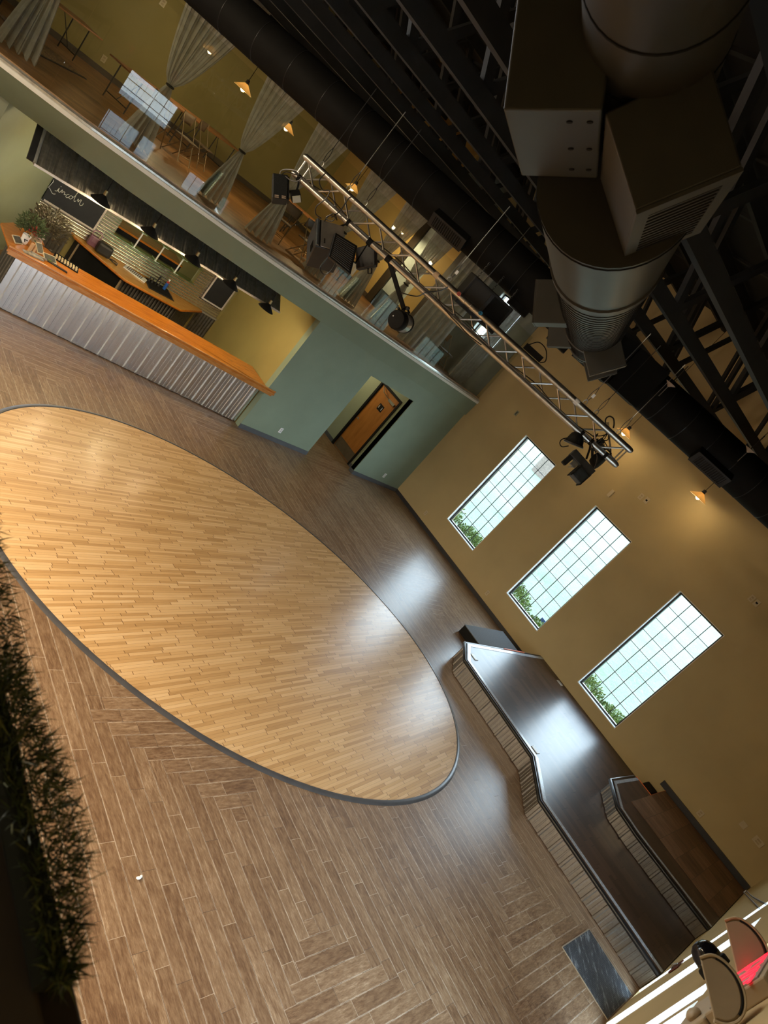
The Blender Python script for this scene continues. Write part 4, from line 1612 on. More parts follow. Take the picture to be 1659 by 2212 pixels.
CUR = [(3.75, 13.95, 5.15, 0.50, 0.32, 'leftmost sheer grey curtain upstairs, cut by the picture edge above the patterned runner', False),
       (5.62, 13.15, 4.52, 0.72, 0.30, 'tied sheer grey curtain upstairs standing behind the window reflection left of the bright lamp', False),
       (7.25, 13.05, 4.45, 0.62, 0.34, 'tied sheer grey curtain upstairs just right of the bright cream pendant lamp', True),
       (8.32, 12.75, 4.45, 0.55, 0.36, 'tied sheer grey curtain upstairs passing behind the left end of the truss', False),
       (10.10, 12.95, 4.50, 0.60, 0.32, 'sheer grey curtain upstairs directly behind the silver-faced projector', False),
       (11.05, 12.65, 4.50, 0.52, 0.30, 'sheer grey curtain upstairs right of the finned light panel', True),
       (12.15, 12.60, 4.50, 0.50, 0.32, 'sheer grey curtain upstairs hanging below the black duct grille', True)]
for i, (x, y, zt, wt, wb, lab, hem) in enumerate(CUR):
    curtain(x, y, zt, wt, wb, lab, i + 3, 5.9 if i == 0 else 6.7, 0.10, hem)


def flat_drape(x0, x1, y, z0, z1, lab, seed):
    t = thing('curtain', lab, 'curtain', ((x0 + x1) / 2, y, z0), 0, 'sheer curtains behind the mezzanine glass')
    k = MB()
    k.grid(lambda u, v: ((u - 0.5) * (x1 - x0) * (1 - 0.1 * v), 0.05 * math.sin(u * 40 + seed) + 0.02 * math.sin(u * 83), (z1 - z0) * v), 70, 8)
    k.build('hanging_drape', M['sheer'], t, smooth=True)
    k = MB()
    k.tube([(-(x1 - x0) / 2, 0, z1 - z0), ((x1 - x0) / 2, 0, z1 - z0)], 0.02, 8)
    k.build('curtain_rod', M['black'], t)


flat_drape(12.75, 14.15, 12.3, 3.42, 6.2, 'wide straight sheer grey curtain upstairs between round stage lamp and black speaker', 1.0)
flat_drape(14.75, 15.45, 11.95, 3.45, 6.2, 'narrow straight sheer grey curtain at the far right end of the mezzanine', 4.0)


# cream glass pendant lamps
M['opal'] = None
m_ = bpy.data.materials.new('cream_opal_glass')
m_.use_nodes = True
nt = m_.node_tree
nt.nodes.clear()
out = nt.nodes.new('ShaderNodeOutputMaterial')
d1, d2 = nt.nodes.new('ShaderNodeBsdfDiffuse'), nt.nodes.new('ShaderNodeBsdfTranslucent')
d1.inputs[0].default_value = (0.80, 0.66, 0.42, 1)
d2.inputs[0].default_value = (0.80, 0.62, 0.36, 1)
a1 = nt.nodes.new('ShaderNodeMixShader')
a1.inputs[0].default_value = 0.35
nt.links.new(d1.outputs[0], a1.inputs[1])
nt.links.new(d2.outputs[0], a1.inputs[2])
nt.links.new(a1.outputs[0], out.inputs[0])
M['opal'] = m_


def pendant(drop=1.1, power=60):
    t = thing('glass_pendant_lamp', '', 'pendant lamp', (0, 0, 0), 0, 'cream glass pendant lamps')
    k = MB()
    k.tube([(0, 0, 0.20), (0, 0, drop)], 0.006, 6)
    k.build('drop_cord', M['black'], t)
    k = MB()
    k.lathe([(0.03, 0.13), (0.045, 0.14), (0.045, 0.16), (0.032, 0.17), (0.04, 0.185), (0.036, 0.205), (0.012, 0.22)], n=16)
    k.build('socket_cap', M['charcoal'], t, smooth=True)
    k = MB()
    prof = [(0.205, 0.0), (0.19, 0.012), (0.11, 0.075), (0.05, 0.125), (0.032, 0.14)]
    k.lathe(prof + [(r - 0.005, z - 0.004) for r, z in prof[::-1]], n=28, closed=True)
    k.build('glass_shade', M['opal'], t, smooth=True)
    k = MB()
    k.sphere((0, 0, 0.015), 0.05, 16, (1, 1, 1.0))
    k.build('light_bulb', glow('soft_white_bulb', (1.0, 0.80, 0.47), 30), t, smooth=True)
    lamp_light('pendant_light', (0, 0, -0.05), power, (1.0, 0.76, 0.43), 0.05, t)
    return t


MP = [(7.615, 15.0, 5.27, 'cream glass pendant lamp glowing brightly upstairs between the two left curtains'),
      (8.86, 15.0, 5.27, 'cream glass pendant lamp upstairs added for a lamp reflection right of the brightest lamp'),  # a lamp's reflection in the glass, built as a hanging lamp
      (11.13, 15.0, 5.27, 'cream glass pendant lamp upstairs partly hidden behind the truss top chord'),
      (13.2, 15.0, 5.32, 'cream glass pendant lamp upstairs against the golden wall, right of the finned light panel'),
      (7.8, 17.5, 5.40, 'cream glass pendant lamp upstairs, added for a lamp reflection near the left tied curtain')]  # another reflected lamp, given a body and light of its own
PL = pendant(1.15, 48)
for i, (x, y, z, lab) in enumerate(MP):
    o = PL if i == 0 else dup(PL)
    o.location = (x, y, z)
    o['label'] = lab
for x, y, z, lab in ((15.0, 7.29, 5.28, 'lit cream glass pendant lamp by the tan wall just beyond the truss end'),
                     (15.0, 5.10, 5.32, 'lit cream glass pendant lamp on the tan wall below the right-hand duct grille')):
    o = pendant(8.46 - z, 14)
    o.location = (x, y, z)
    o['label'] = lab

# folding tables and chairs upstairs
M['tabletop'] = wood('orange_laminate_top', (0.26, 0.10, 0.03), (0.34, 0.135, 0.045), (0.40, 0.17, 0.06), 0.35, 0, 2.0)


def table(x, y, rz, label, L=2.4, W_=0.76, h=0.74):
    t = thing('folding_table', label, 'table', (x, y, ZM), rz, 'long folding tables upstairs')
    k = MB()
    k.b2((-L / 2, -W_ / 2, h - 0.03), (L / 2, W_ / 2, h))
    k.build('table_top', M['tabletop'], t, bevel=0.006)
    for sx in (-1, 1):
        k = MB()
        x0 = sx * (L / 2 - 0.3)
        for sy in (-1, 1):
            k.tube([(x0, sy * W_ * 0.38, 0.0), (x0, sy * W_ * 0.38, h - 0.03)], 0.014, 8)
        k.tube([(x0, -W_ * 0.38, 0.12), (x0, W_ * 0.38, 0.12)], 0.012, 8)
        k.tube([(x0, 0, 0.12), (x0 - sx * 0.45, 0, h - 0.04)], 0.009, 6)
        k.build('leg_frame', M['charcoal'], t)
    return t


table(6.95, 16.7, math.radians(33), 'orange-topped folding table behind the window reflection upstairs')
table(9.05, 18.05, math.radians(33), 'orange-topped folding table with chairs beneath it, left of the bright pendant lamp')
table(11.6, 15.4, math.radians(-40), 'orange-topped folding table upstairs behind the small black floodlight')
table(4.9, 18.2, math.radians(20), 'folding table upstairs near the back wall at the far left', 2.4)
M['chairseat'] = plain('brown_chair_pad', (0.10, 0.065, 0.035), 0.6)
M['chairtube'] = plain('bronze_chair_tube', (0.22, 0.16, 0.09), 0.35, metal=0.6)


def chair0():
    t = thing('folding_chair', '', 'folding chair', (0, 0, 0), 0, 'metal folding chairs upstairs')
    k = MB()
    k.b2((-0.2, -0.2, 0.43), (0.2, 0.2, 0.455))
    k.build('seat', M['chairseat'], t, bevel=0.008)
    k = MB()
    k.grid(lambda u, v: ((u - 0.5) * 0.40, 0.235 + 0.03 * math.sin(PI * u), 0.66 + 0.2 * v), 8, 3)
    k.build('backrest', M['chairseat'], t, solid=0.015, smooth=True)
    for sx in (-1, 1):
        k = MB()
        k.tube(smoothpath([(sx * 0.21, -0.24, 0.0), (sx * 0.21, -0.02, 0.43), (sx * 0.21, 0.20, 0.78), (sx * 0.19, 0.235, 0.87)], 4), 0.011, 8)
        k.build('front_leg', M['chairtube'], t, smooth=True)
        k = MB()
        k.tube([(sx * 0.19, 0.25, 0.0), (sx * 0.19, -0.12, 0.44)], 0.011, 8)
        k.build('rear_leg', M['chairtube'], t, smooth=True)
    for y_, z_ in ((-0.17, 0.13), (0.18, 0.13)):
        k = MB()
        k.tube([(-0.2, y_, z_), (0.2, y_, z_)], 0.008, 6)
        k.build('stretcher', M['chairtube'], t)
    return t


CH0 = chair0()
spots = [(7.35, 15.25, 0.5, 'metal folding chair nearest the glass, in front of the orange table and right of the reflection'),
         (8.25, 16.35, 0.7, 'metal folding chair under the right end of the orange table upstairs'),
         (6.55, 15.0, 2.2, 'metal folding chair half hidden by the window reflection upstairs'),
         (9.45, 14.0, 2.6, 'dim folding chair upstairs between the tied curtain and the black floodlight'),
         (9.95, 13.5, 0.4, 'folding chair upstairs just left of the silver-faced projector'),
         (10.65, 14.2, 2.0, 'folding chair with its back to the table behind the small black floodlight'),
         (14.9, 12.7, 1.2, 'dark folding chair at the right end of the mezzanine beside the grey wall')]
for i, (x, y, rz, lab) in enumerate(spots):
    o = CH0 if i == 0 else dup(CH0)
    o.location = (x, y, ZM)
    o.rotation_euler = (0, 0, rz)
    o['label'] = lab

# patterned runner
m_, nt, b = new_mat('gold_patterned_rug')
co, x, y, z = coords(nt)
vo = nt.nodes.new('ShaderNodeTexVoronoi')
vo.inputs['Scale'].default_value = 16
nt.links.new(co, vo.inputs['Vector'])
nt.links.new(ramp(nt, E(vo.outputs['Distance']), [(0.2, (0.06, 0.035, 0.012)), (0.45, (0.38, 0.24, 0.08)), (0.6, (0.12, 0.07, 0.03))]), b.inputs['Base Color'])
b.inputs['Roughness'].default_value = 0.95
rug = thing('patterned_rug', 'gold and dark patterned rug on the wooden mezzanine floor at far left', 'rug', (5.0, 16.4, ZM))
rp = [onz(p, ZM + 0.02) for p in ((62, 85), (150, 147), (95, 97), (60, 68))]
mb = MB()
cr = sum(rp, V((0, 0, 0))) / 4
mb.prism([(4.2, 15.2), (5.75, 16.9), (5.3, 17.4), (4.0, 17.0)], ZM + 0.002, ZM + 0.014)
mb.build('rug_field', m_, rug, W=True)
mb = MB()
mb.prism([(4.2, 15.17), (5.80, 16.9), (5.74, 16.93), (4.17, 15.2)], ZM + 0.002, ZM + 0.02)
mb.build('dark_border', M['black'], rug, W=True)

# dark-framed doorway and a pale panel coloured for the daylit room beyond
mb = MB()
for y in (15.19, 13.42):
    mb.b2((13.86, y - 0.14, ZM), (14.02, y + 0.14, 6.6))
mb.b2((13.86, 13.42, 6.35), (14.02, 15.2, 6.6))
d2_ = struct('door_2', mb, plain('dark_brown_door_frame', (0.030, 0.022, 0.014), 0.45))
mb = MB()
mb.b2((13.92, 14.15, ZM + 0.5), (13.96, 15.05, 6.35))
mb.build('pale_panel', plain('pale_blue_grey_panel', (0.50, 0.58, 0.56), 0.35), d2_)
mb = MB()
mb.b2((13.92, 13.56, ZM), (13.96, 14.15, 6.35))
mb.build('golden_panel', bpy.data.materials['golden_wall_paint'], d2_)
mb = MB()
mb.b2((13.90, 14.15, ZM), (13.96, 15.05, ZM + 0.5))
mb.build('blue_grey_base', plain('blue_grey_base_panel', (0.05, 0.07, 0.085), 0.3), d2_)
# grey inner lining at the right end, left open for the upstairs window
mb = MB()
mb.b2((XW - 0.03, 11.5, ZM), (XW - 0.005, UW[0], 7.0)).b2((XW - 0.03, UW[1], ZM), (XW - 0.005, 15.34, 7.0))
mb.b2((XW - 0.03, UW[0], ZM), (XW - 0.005, UW[1], UW[2] - 0.03)).b2((XW - 0.03, UW[0], UW[3] + 0.03), (XW - 0.005, UW[1], 7.0))
struct('wall_mezzanine_right', mb, M['grey_wall'])
wall_plate('wall_socket', (XW - 0.03, 13.7, 4.15), RN, (0.09, 0.14), 'pale socket plate on the grey wall upstairs near the mezzanine right end', 'wall socket', wp, wf)
c = ony((224, 127), 19.9)
wall_plate('wall_socket', (c.x, 19.9, c.z), GN, (0.12, 0.16), 'cream socket plate on the olive wall upstairs left of the orange tables', 'wall socket', ap, af)
c = ony((352, 6), 19.9)
wall_plate('wall_switch', (c.x, 19.9, c.z), GN, (0.14, 0.16), 'cream switch plate high on the olive wall upstairs near the left curtain', 'wall switch', ap, af)
c = ony((377, 166), 19.9)
t = wall_plate('red_notice', (c.x, 19.9, c.z), GN, (0.20, 0.24), 'small faded red plate on the olive wall right of the left tied curtain', 'plate', plain('faded_red_plate', (0.30, 0.075, 0.035), 0.5), plain('rust_plate', (0.20, 0.05, 0.02), 0.5))

# ================================================================== TRUSS
TD = 10.0                      # distance of the truss ahead of the viewpoint
S0, S1 = -4.02, 1.93           # its two ends, measured across the view


def tp(s, d, z):
    """point of the truss space: s across, d ahead of its front face, height z"""
    return FW * (TD + d) + ACROSS * s + UP * z


ZT, ZB, TDp = 5.150, 4.885, 0.255
tr = thing('lighting_truss', 'silver box lighting truss hanging across the hall below the black duct', 'truss', tp(0, 0.1, 4.88))
for d, z in ((0, ZT), (0, ZB), (TDp, ZT), (TDp, ZB)):
    mb = MB()
    sm = (S0 + S1) / 2
    pr = [S0 - 0.012, S0 + 0.015, S0 + 0.04, sm - 0.11, sm - 0.108, sm - 0.05, sm - 0.045, sm + 0.045, sm + 0.05, sm + 0.108, sm + 0.11, S1 - 0.04, S1 - 0.015, S1 + 0.012]
    rr = [0.024, 0.040, 0.044, 0.044, 0.047, 0.047, 0.042, 0.042, 0.047, 0.047, 0.044, 0.044, 0.040, 0.024]
    mb.tube([tp(s, d, z) for s in pr], rr, 14)
    mb.build('chord', M['alu'], tr, W=True, smooth=True)
NBAY = 18
st = (S1 - S0 - 0.12) / NBAY
faces = (((0, ZT), (0, ZB)), ((TDp, ZT), (TDp, ZB)), ((0, ZT), (TDp, ZT)), ((0, ZB), (TDp, ZB)))
for fi, (A_, B_) in enumerate(faces):
    for i in range(NBAY):
        a, b_ = (A_, B_) if (i + fi) % 2 == 0 else (B_, A_)
        mb = MB()
        s = S0 + 0.06 + i * st
        mb.tube([tp(s, a[0], a[1]), tp(s + st, b_[0], b_[1])], 0.0125, 8)
        mb.build('brace', M['alu'], tr, W=True, smooth=True)
for s in (S0 + 0.05, S1 - 0.05):
    for A_, B_ in faces:
        mb = MB()
        mb.tube([tp(s, A_[0], A_[1]), tp(s, B_[0], B_[1])], 0.0125, 8)
        mb.build('end_strut', M['alu'], tr, W=True, smooth=True)
for s, c in ((-1.62, (0.50, 0.36, 0.24)), (0.93, (0.62, 0.62, 0.62))):
    mb = MB()
    mb.tube([tp(s - 0.035, 0, ZT), tp(s + 0.035, 0, ZT)], 0.0455, 12)
    mb.build('clamp_band', plain('clamp_band_tape', c, 0.5), tr, W=True)
for s, nm, c in ((-1.22, 'red_sticker', (0.45, 0.12, 0.10)), (-0.83, 'blue_sticker', (0.03, 0.16, 0.30))):
    mb = MB()
    u_ = (UP * 0.35 - FW * 0.94).normalized()
    o_ = tp(s, 0, ZT) + u_ * 0.0440
    mb.lathe([(0.030, 0), (0.030, 0.0025)], o_, u_, 20)
    mb.build(nm, plain(nm + '_vinyl', c, 0.4), tr, W=True)
    mb = MB()
    mb.box(o_ + u_ * 0.003 + ACROSS * -0.008, (0.006, 0.03, 0.002), ACROSS, u_).box(o_ + u_ * 0.003 + ACROSS * 0.008, (0.006, 0.02, 0.002), ACROSS, u_)
    mb.build('sticker_mark', plain(nm + '_print', tuple(x * 0.35 for x in c), 0.4), tr, W=True)

# hanging wires with shackles
wires = [(-3.28, 0.0), (-3.86, 0.25), (-1.45, 0.0), (-1.1, 0.25), (1.02, 0.0), (1.25, 0.25), (1.62, 0.0), (-3.05, 0.25)]
nth = ['steel wire rope from the truss near the cream lamp up to the roof', 'steel wire rope at the left end of the truss', 'steel wire rope holding the truss beside the black speaker',
       'steel wire rope holding the back of the truss near its middle joint', 'steel wire rope with a white tag right of the truss middle', 'short steel wire rope behind the truss against the tan wall',
       'steel wire rope rising from the right end of the truss', 'steel wire rope behind the truss near the golden wall']
for (s, d), lab in zip(wires, nth):
    t = thing('wire_rope', lab, 'wire rope', tp(s, d, ZT + 0.04), 0, 'wire ropes holding the truss')
    mb = MB()
    mb.tube([tp(s, d, ZT + 0.30), tp(s, d, 6.40)], 0.006, 6)
    mb.build('wire', M['steel'] if d == 0 else M['charcoal'], t, W=True)
    mb = MB()
    for q in (-1, 1):
        mb.tube(smoothpath([tp(s, d, ZT + 0.34), tp(s + q * 0.022, d, ZT + 0.22), tp(s + q * 0.012, d, ZT + 0.12), tp(s, d, ZT + 0.10)], 4), 0.005, 6)
    mb.build('wire_eye', M['charcoal'], t, W=True)
    mb = MB()
    mb.tube(smoothpath([tp(s - 0.018, d, ZT + 0.045), tp(s - 0.025, d, ZT + 0.08), tp(s, d, ZT + 0.11), tp(s + 0.025, d, ZT + 0.08), tp(s + 0.018, d, ZT + 0.045)], 4), 0.007, 6)
    mb.build('shackle', M['steel'], t, W=True)
    if s in (-1.45, 1.02):
        mb = MB()
        mb.box(tp(s + 0.02, d - 0.01, ZT + 0.20), (0.04, 0.006, 0.055), ACROSS, UP)
        mb.build('white_tag', M['whiteplate'], t, W=True)

# ------------------------------------------------------------------ fixtures on the truss
def aimed(px, dist, n, up=None):
    """a frame at a pixel and distance: normal n towards the viewer, plus its own right and down"""
    c = onf(px, dist)
    n = n.normalized()
    u = (r_ - n * r_.dot(n)).normalized() if up is None else up.cross(n).normalized()
    v = n.cross(u)
    return c, u, v, n


def clamp_to(t, c, s, d=0.0):
    k = MB()
    a = tp(s, d, ZB)
    k.tube([c, (c + a) / 2 + UP * 0.02, a], 0.014, 6)
    k.build('hanging_clamp', M['black'], t, W=True)
    k = MB()
    k.tube([a - ACROSS * 0.022, a + ACROSS * 0.022], 0.050, 10)
    k.build('clamp_jaw', M['black'], t, W=True)


def s_of(p):
    return p.dot(ACROSS)


# silver-faced projector
c, u, v, n = aimed((702, 532), 9.95, -f_ * 0.84 + r_ * 0.38 - d_ * 0.34)
t = thing('projector', 'large black projector with a silver face hanging from the truss left of the finned panel', 'projector', c)
W_, H_, D_ = 0.40, 0.47, 0.42
mb = MB()
mb.box(c, (W_, H_, D_), u, n)
mb.build('projector_case', plain('projector_black', (0.02, 0.021, 0.022), 0.4, vary=0.2), t, W=True, bevel=0.012)
mb = MB()
mb.box(c + n * (D_ / 2 + 0.006) + u * 0.035, (W_ - 0.08, H_ - 0.02, 0.012), u, n)
mb.build('silver_face', plain('silver_projector_face', (0.40, 0.38, 0.35), 0.28, metal=0.7, vary=0.12), t, W=True, bevel=0.004)
mb = MB()
mb.tube([c + n * (D_ / 2 - 0.004) - u * (W_ / 2 - 0.03) + v * (H_ / 2 - 0.01), c + n * (D_ / 2 - 0.004) - u * (W_ / 2 - 0.03) - v * (H_ / 2 - 0.01)], 0.026, 10)
mb.build('bright_edge', plain('bluish_steel_edge', (0.22, 0.25, 0.29), 0.2, metal=0.8), t, W=True, smooth=True)
mb = MB()
for i in range(5):
    q = c + n * (D_ / 2 + 0.0135) - u * 0.075 - v * 0.155 + v * (0.018 * i) * 0.9
    mb.box(q, (0.020 - 0.004 * (i % 2), 0.011, 0.002), u, n)
mb.build('maker_mark', M['black'], t, W=True)
mb = MB()
mb.tube([c + n * (D_ / 2 + 0.0135) + u * a + v * b_ for a, b_ in ((0.105, -0.15), (0.13, -0.165), (0.14, -0.145), (0.115, -0.12), (0.15, -0.125))], 0.004, 4)
mb.build('number_mark', M['black'], t, W=True)
for i in range(6):
    mb = MB()
    mb.box(c - u * (W_ / 2 + 0.003) + n * 0.05 - v * (0.06 + 0.02 * i), (0.12, 0.006, 0.006), n, u)
    mb.build('vent_slot', M['black'], t, W=True)
clamp_to(t, c + v * H_ / 2 * 0.9, s_of(c) + 0.05)

# finned LED panel, built from its four corners as a thick plate
pc = [onf(p, D) for p, D in (((723.5, 503), 9.62), ((771, 532), 9.78), ((756, 594), 9.72), ((709, 555), 9.56))]
c = sum(pc, V((0, 0, 0))) / 4
n = (pc[1] - pc[0]).cross(pc[3] - pc[0]).normalized()
if n.dot(f_) > 0:
    n = -n
t = thing('led_panel_light', 'black finned LED light panel facing the hall, right of the silver projector', 'stage light', c)
mb = MB()
mb.add([p + n * 0.03 for p in pc] + [p - n * 0.05 for p in pc], [(0, 1, 2, 3), (7, 6, 5, 4), (0, 4, 5, 1), (1, 5, 6, 2), (2, 6, 7, 3), (3, 7, 4, 0)])
mb.build('panel_case', M['blackgloss'], t, W=True, bevel=0.006)
for i in range(13):
    w0 = 0.09 + 0.82 * i / 12
    a = pc[0] + (pc[3] - pc[0]) * w0
    b_ = pc[1] + (pc[2] - pc[1]) * w0
    mb = MB()
    mb.tube([a + (b_ - a) * 0.08 + n * 0.033, a + (b_ - a) * 0.90 + n * 0.033], 0.0055, 6)
    mb.build('fin', plain('grey_fin', (0.11, 0.11, 0.11), 0.4, metal=0.4) if i == 0 else bpy.data.materials['grey_fin'], t, W=True)
mb = MB()
side = (pc[1] - pc[0]).normalized()
q0, q1 = (pc[1] + pc[2]) / 2, (pc[0] + pc[3]) / 2
mb.tube([q0 - n * 0.02, q0 + side * 0.05 - n * 0.06, q0 + side * 0.05 - n * 0.12 + UP * 0.12, tp(s_of(c) + 0.1, 0, ZB)], 0.011, 6)
mb.build('yoke', M['black'], t, W=True)
mb = MB()
mb.tube([tp(s_of(c) + 0.08, 0, ZB), tp(s_of(c) + 0.12, 0, ZB)], 0.05, 10)
mb.build('clamp_jaw', M['black'], t, W=True)

# second dark panel behind it
c, u, v, n = aimed((792, 556), 10.1, -f_ * 0.5 + r_ * 0.85)
t = thing('flood_light', 'dark square floodlight mostly behind the finned panel, with a black handle', 'stage light', c)
mb = MB()
mb.box(c, (0.09, 0.30, 0.30), u, n)
mb.build('flood_case', M['charcoal'], t, W=True, bevel=0.01)
mb = MB()
q = c + d_ * 0.13 + r_ * 0.02
mb.tube([q + r_ * 0.0, q + d_ * 0.09, q + d_ * 0.09 + r_ * 0.05, q + r_ * 0.05], 0.010, 6)
mb.build('handle', M['black'], t, W=True)
clamp_to(t, c - d_ * 0.1, s_of(c) - 0.05)

# small black floodlight at the left end
c, u, v, n = aimed((604, 409), 9.9, -f_ + r_ * 0.25 - d_ * 0.1)
t = thing('flood_light', 'small black rippled floodlight beyond the left end of the truss', 'stage light', c)
mb = MB()
mb.box(c, (0.205, 0.355, 0.16), u, n)
mb.build('flood_case', plain('rippled_black_case', (0.016, 0.018, 0.019), 0.45, vary=0.4, scale=20, stretch=(6, 6, 0.6)), t, W=True, bevel=0.012)
for a in (-0.045, 0.05):
    for b_ in (-0.138, -0.162):
        mb = MB()
        mb.box(c + u * a + n * 0.082 + (v if v.dot(d_) < 0 else -v) * b_ , (0.055, 0.014, 0.004), u, n)
        mb.build('lit_window', plain('pale_tan_lens', (0.45, 0.36, 0.27), 0.3) if 'pale_tan_lens' not in bpy.data.materials else bpy.data.materials['pale_tan_lens'], t, W=True)
mb = MB()
mb.box(c + u * 0.115, (0.02, 0.33, 0.12), u, n)
mb.build('side_bracket', M['charcoal'], t, W=True)
mb = MB()
e_ = tp(S0 + 0.06, 0, ZB)
mb.tube(smoothpath([c - d_ * 0.17, c - d_ * 0.25 + r_ * 0.02, c - d_ * 0.27 + r_ * 0.12, e_ + UP * 0.06, e_], 5), 0.010, 6)
mb.build('bent_hanger', M['steel'], t, W=True, smooth=True)

c, u, v, n = aimed((640, 428), 9.9, -f_ * 0.6 + d_ * 0.7 + r_ * 0.2)
t = thing('spot_light', 'tiny black spotlight with a pale lens at the left truss end', 'stage light', c)
mb = MB()
mb.box(c - n * 0.06, (0.13, 0.11, 0.16), u, n)
mb.build('spot_case', M['black'], t, W=True, bevel=0.008)
mb = MB()
mb.box(c + n * 0.03, (0.11, 0.085, 0.03), u, n)
mb.build('pale_lens', plain('frosted_lens', (0.42, 0.42, 0.34), 0.2), t, W=True)
clamp_to(t, c - n * 0.1, S0 + 0.12)

# round can lamp under the middle
c, u, v, n = aimed((856, 690), 9.75, -f_ * 0.86 - r_ * 0.42 + d_ * 0.05)
t = thing('can_light', 'round black can stage light with silver band hanging below the truss middle', 'stage light', c)
mb = MB()
mb.lathe([(0.09, 0.02), (0.12, 0.012), (0.135, -0.02), (0.138, -0.10), (0.13, -0.12)], c, n, 28)
mb.build('can_back', M['black'], t, W=True, smooth=True)
mb = MB()
mb.lathe([(0.128, -0.115), (0.132, -0.13), (0.132, -0.26), (0.126, -0.265)], c, n, 28)
mb.build('silver_band', plain('brushed_can_band', (0.34, 0.32, 0.28), 0.3, metal=0.8, vary=0.2), t, W=True, smooth=True)
mb = MB()
mb.lathe([(0.125, -0.262), (0.135, -0.27), (0.135, -0.30), (0.11, -0.31)], c, n, 28)
mb.build('front_ring', M['black'], t, W=True, smooth=True)
mb = MB()
mb.box(c + n * 0.021 + d_ * 0.02 + r_ * 0.02, (0.10, 0.10, 0.006), u, n)
mb.build('control_plate', plain('control_plate_black', (0.025, 0.024, 0.024), 0.35), t, W=True, bevel=0.012)
mb = MB()
mb.sphere(c + n * 0.024 - r_ * 0.03 - d_ * 0.045, 0.010, 8)
mb.build('white_knob', M['whiteplate'], t, W=True)
mb = MB()
mb.box(c + n * 0.025 + r_ * 0.035 - d_ * 0.012, (0.03, 0.012, 0.002), u, n).box(c + n * 0.025 + r_ * 0.03 - d_ * 0.035, (0.035, 0.006, 0.002), u, n)
mb.build('red_display', plain('dull_red_display', (0.16, 0.02, 0.025), 0.3), t, W=True)
mb = MB()
a = tp(-2.26, 0, ZB)
mid = c - n * 0.15 - d_ * 0.17 + r_ * 0.04
mb.tube([c - n * 0.12 + r_ * 0.12, mid + r_ * 0.06, mid, c - n * 0.12 - r_ * 0.12 - d_ * 0.06], 0.014, 6)
mb.build('yoke', M['black'], t, W=True)
mb = MB()
mb.box((mid + a) / 2, (0.06, 0.05, (mid - a).length), (a - mid).cross(FW), a - mid)
mb.build('hanging_arm', M['black'], t, W=True, bevel=0.008)
mb = MB()
mb.tube([a - ACROSS * 0.04, a + ACROSS * 0.04], 0.052, 10)
mb.build('clamp_jaw', M['black'], t, W=True)
mb = MB()
R = random.Random(4)
for i in range(9):
    mb.box(mid + V((R.uniform(-.07, .07), R.uniform(-.07, .07), R.uniform(-.07, .05))), (0.035, 0.03, 0.045), V((R.uniform(-1, 1), R.uniform(-1, 1), 0.3)), V((0.2, R.uniform(-1, 1), 1)))
mb.build('bracket_hardware', M['charcoal'], t, W=True)

# right-end cluster: dome can, bar head with two lamps, wash lamp, clip spot
c, u, v, n = aimed((1244, 949), 10.0, -f_ * 0.2 + UP)
t = thing('dome_light', 'black dome-shaped stage light with a cable loop under the right end of the truss', 'stage light', c)
ax = (UP * 0.75 - d_ * 0.6).normalized()
mb = MB()
mb.lathe([(0.13, -0.07), (0.135, -0.055), (0.12, -0.04), (0.112, 0.0), (0.09, 0.06), (0.05, 0.10), (0.01, 0.115)], c, ax, 24)
mb.build('dome_case', M['black'], t, W=True, smooth=True)
mb = MB()
mb.lathe([(0.128, -0.085), (0.142, -0.08), (0.142, -0.062), (0.13, -0.058)], c, ax, 24)
mb.build('rim', M['charcoal'], t, W=True, smooth=True)
mb = MB()
mb.tube(smoothpath([c - r_ * 0.12 - d_ * 0.02, c - r_ * 0.19, c - r_ * 0.22 + d_ * 0.05, c - r_ * 0.19 + d_ * 0.10, c - r_ * 0.10 + d_ * 0.09], 5), 0.007, 6)
mb.build('cable_loop', M['black'], t, W=True, smooth=True)
clamp_to(t, c + r_ * 0.1 - d_ * 0.02, 1.28)

c, u, v, n = aimed((1257, 1000), 9.9, -f_ * 0.8 + d_ * 0.5)
t = thing('twin_bar_light', 'black bar light with a large and a small head, lowest below the truss end', 'stage light', c)
bd = (r_ * 0.66 + d_ * 0.75).normalized()
pn = (r_ * 0.75 - d_ * 0.66).normalized()
mb = MB()
mb.box(c, (0.40, 0.11, 0.13), bd, -f_)
mb.build('bar_case', plain('worn_black_case', (0.024, 0.025, 0.024), 0.45, vary=0.3), t, W=True, bevel=0.01)
mb = MB()
h1 = c + bd * 0.10 - pn * 0.14
mb.box(h1, (0.18, 0.17, 0.18), bd, -f_)
mb.build('large_head', plain('slate_black_head', (0.024, 0.03, 0.032), 0.35, vary=0.3), t, W=True, bevel=0.012)
mb = MB()
for q in (-0.09, 0.09):
    mb.box(h1 + bd * q, (0.016, 0.20, 0.20), bd, -f_)
mb.build('head_frame', M['black'], t, W=True, bevel=0.003)
mb = MB()
mb.box(c - bd * 0.16 - pn * 0.12, (0.07, 0.16, 0.09), bd, -f_)
mb.build('small_head', M['black'], t, W=True, bevel=0.01)
mb = MB()
mb.box(c - bd * 0.06 - pn * 0.09, (0.08, 0.08, 0.05), bd, -f_).box(c - bd * 0.05 - pn * 0.14, (0.11, 0.006, 0.03), r_, -f_)
mb.build('silver_bracket', plain('grey_bracket', (0.22, 0.22, 0.20), 0.35, metal=0.5), t, W=True)
clamp_to(t, c + pn * 0.08, s_of(c) - 0.1)

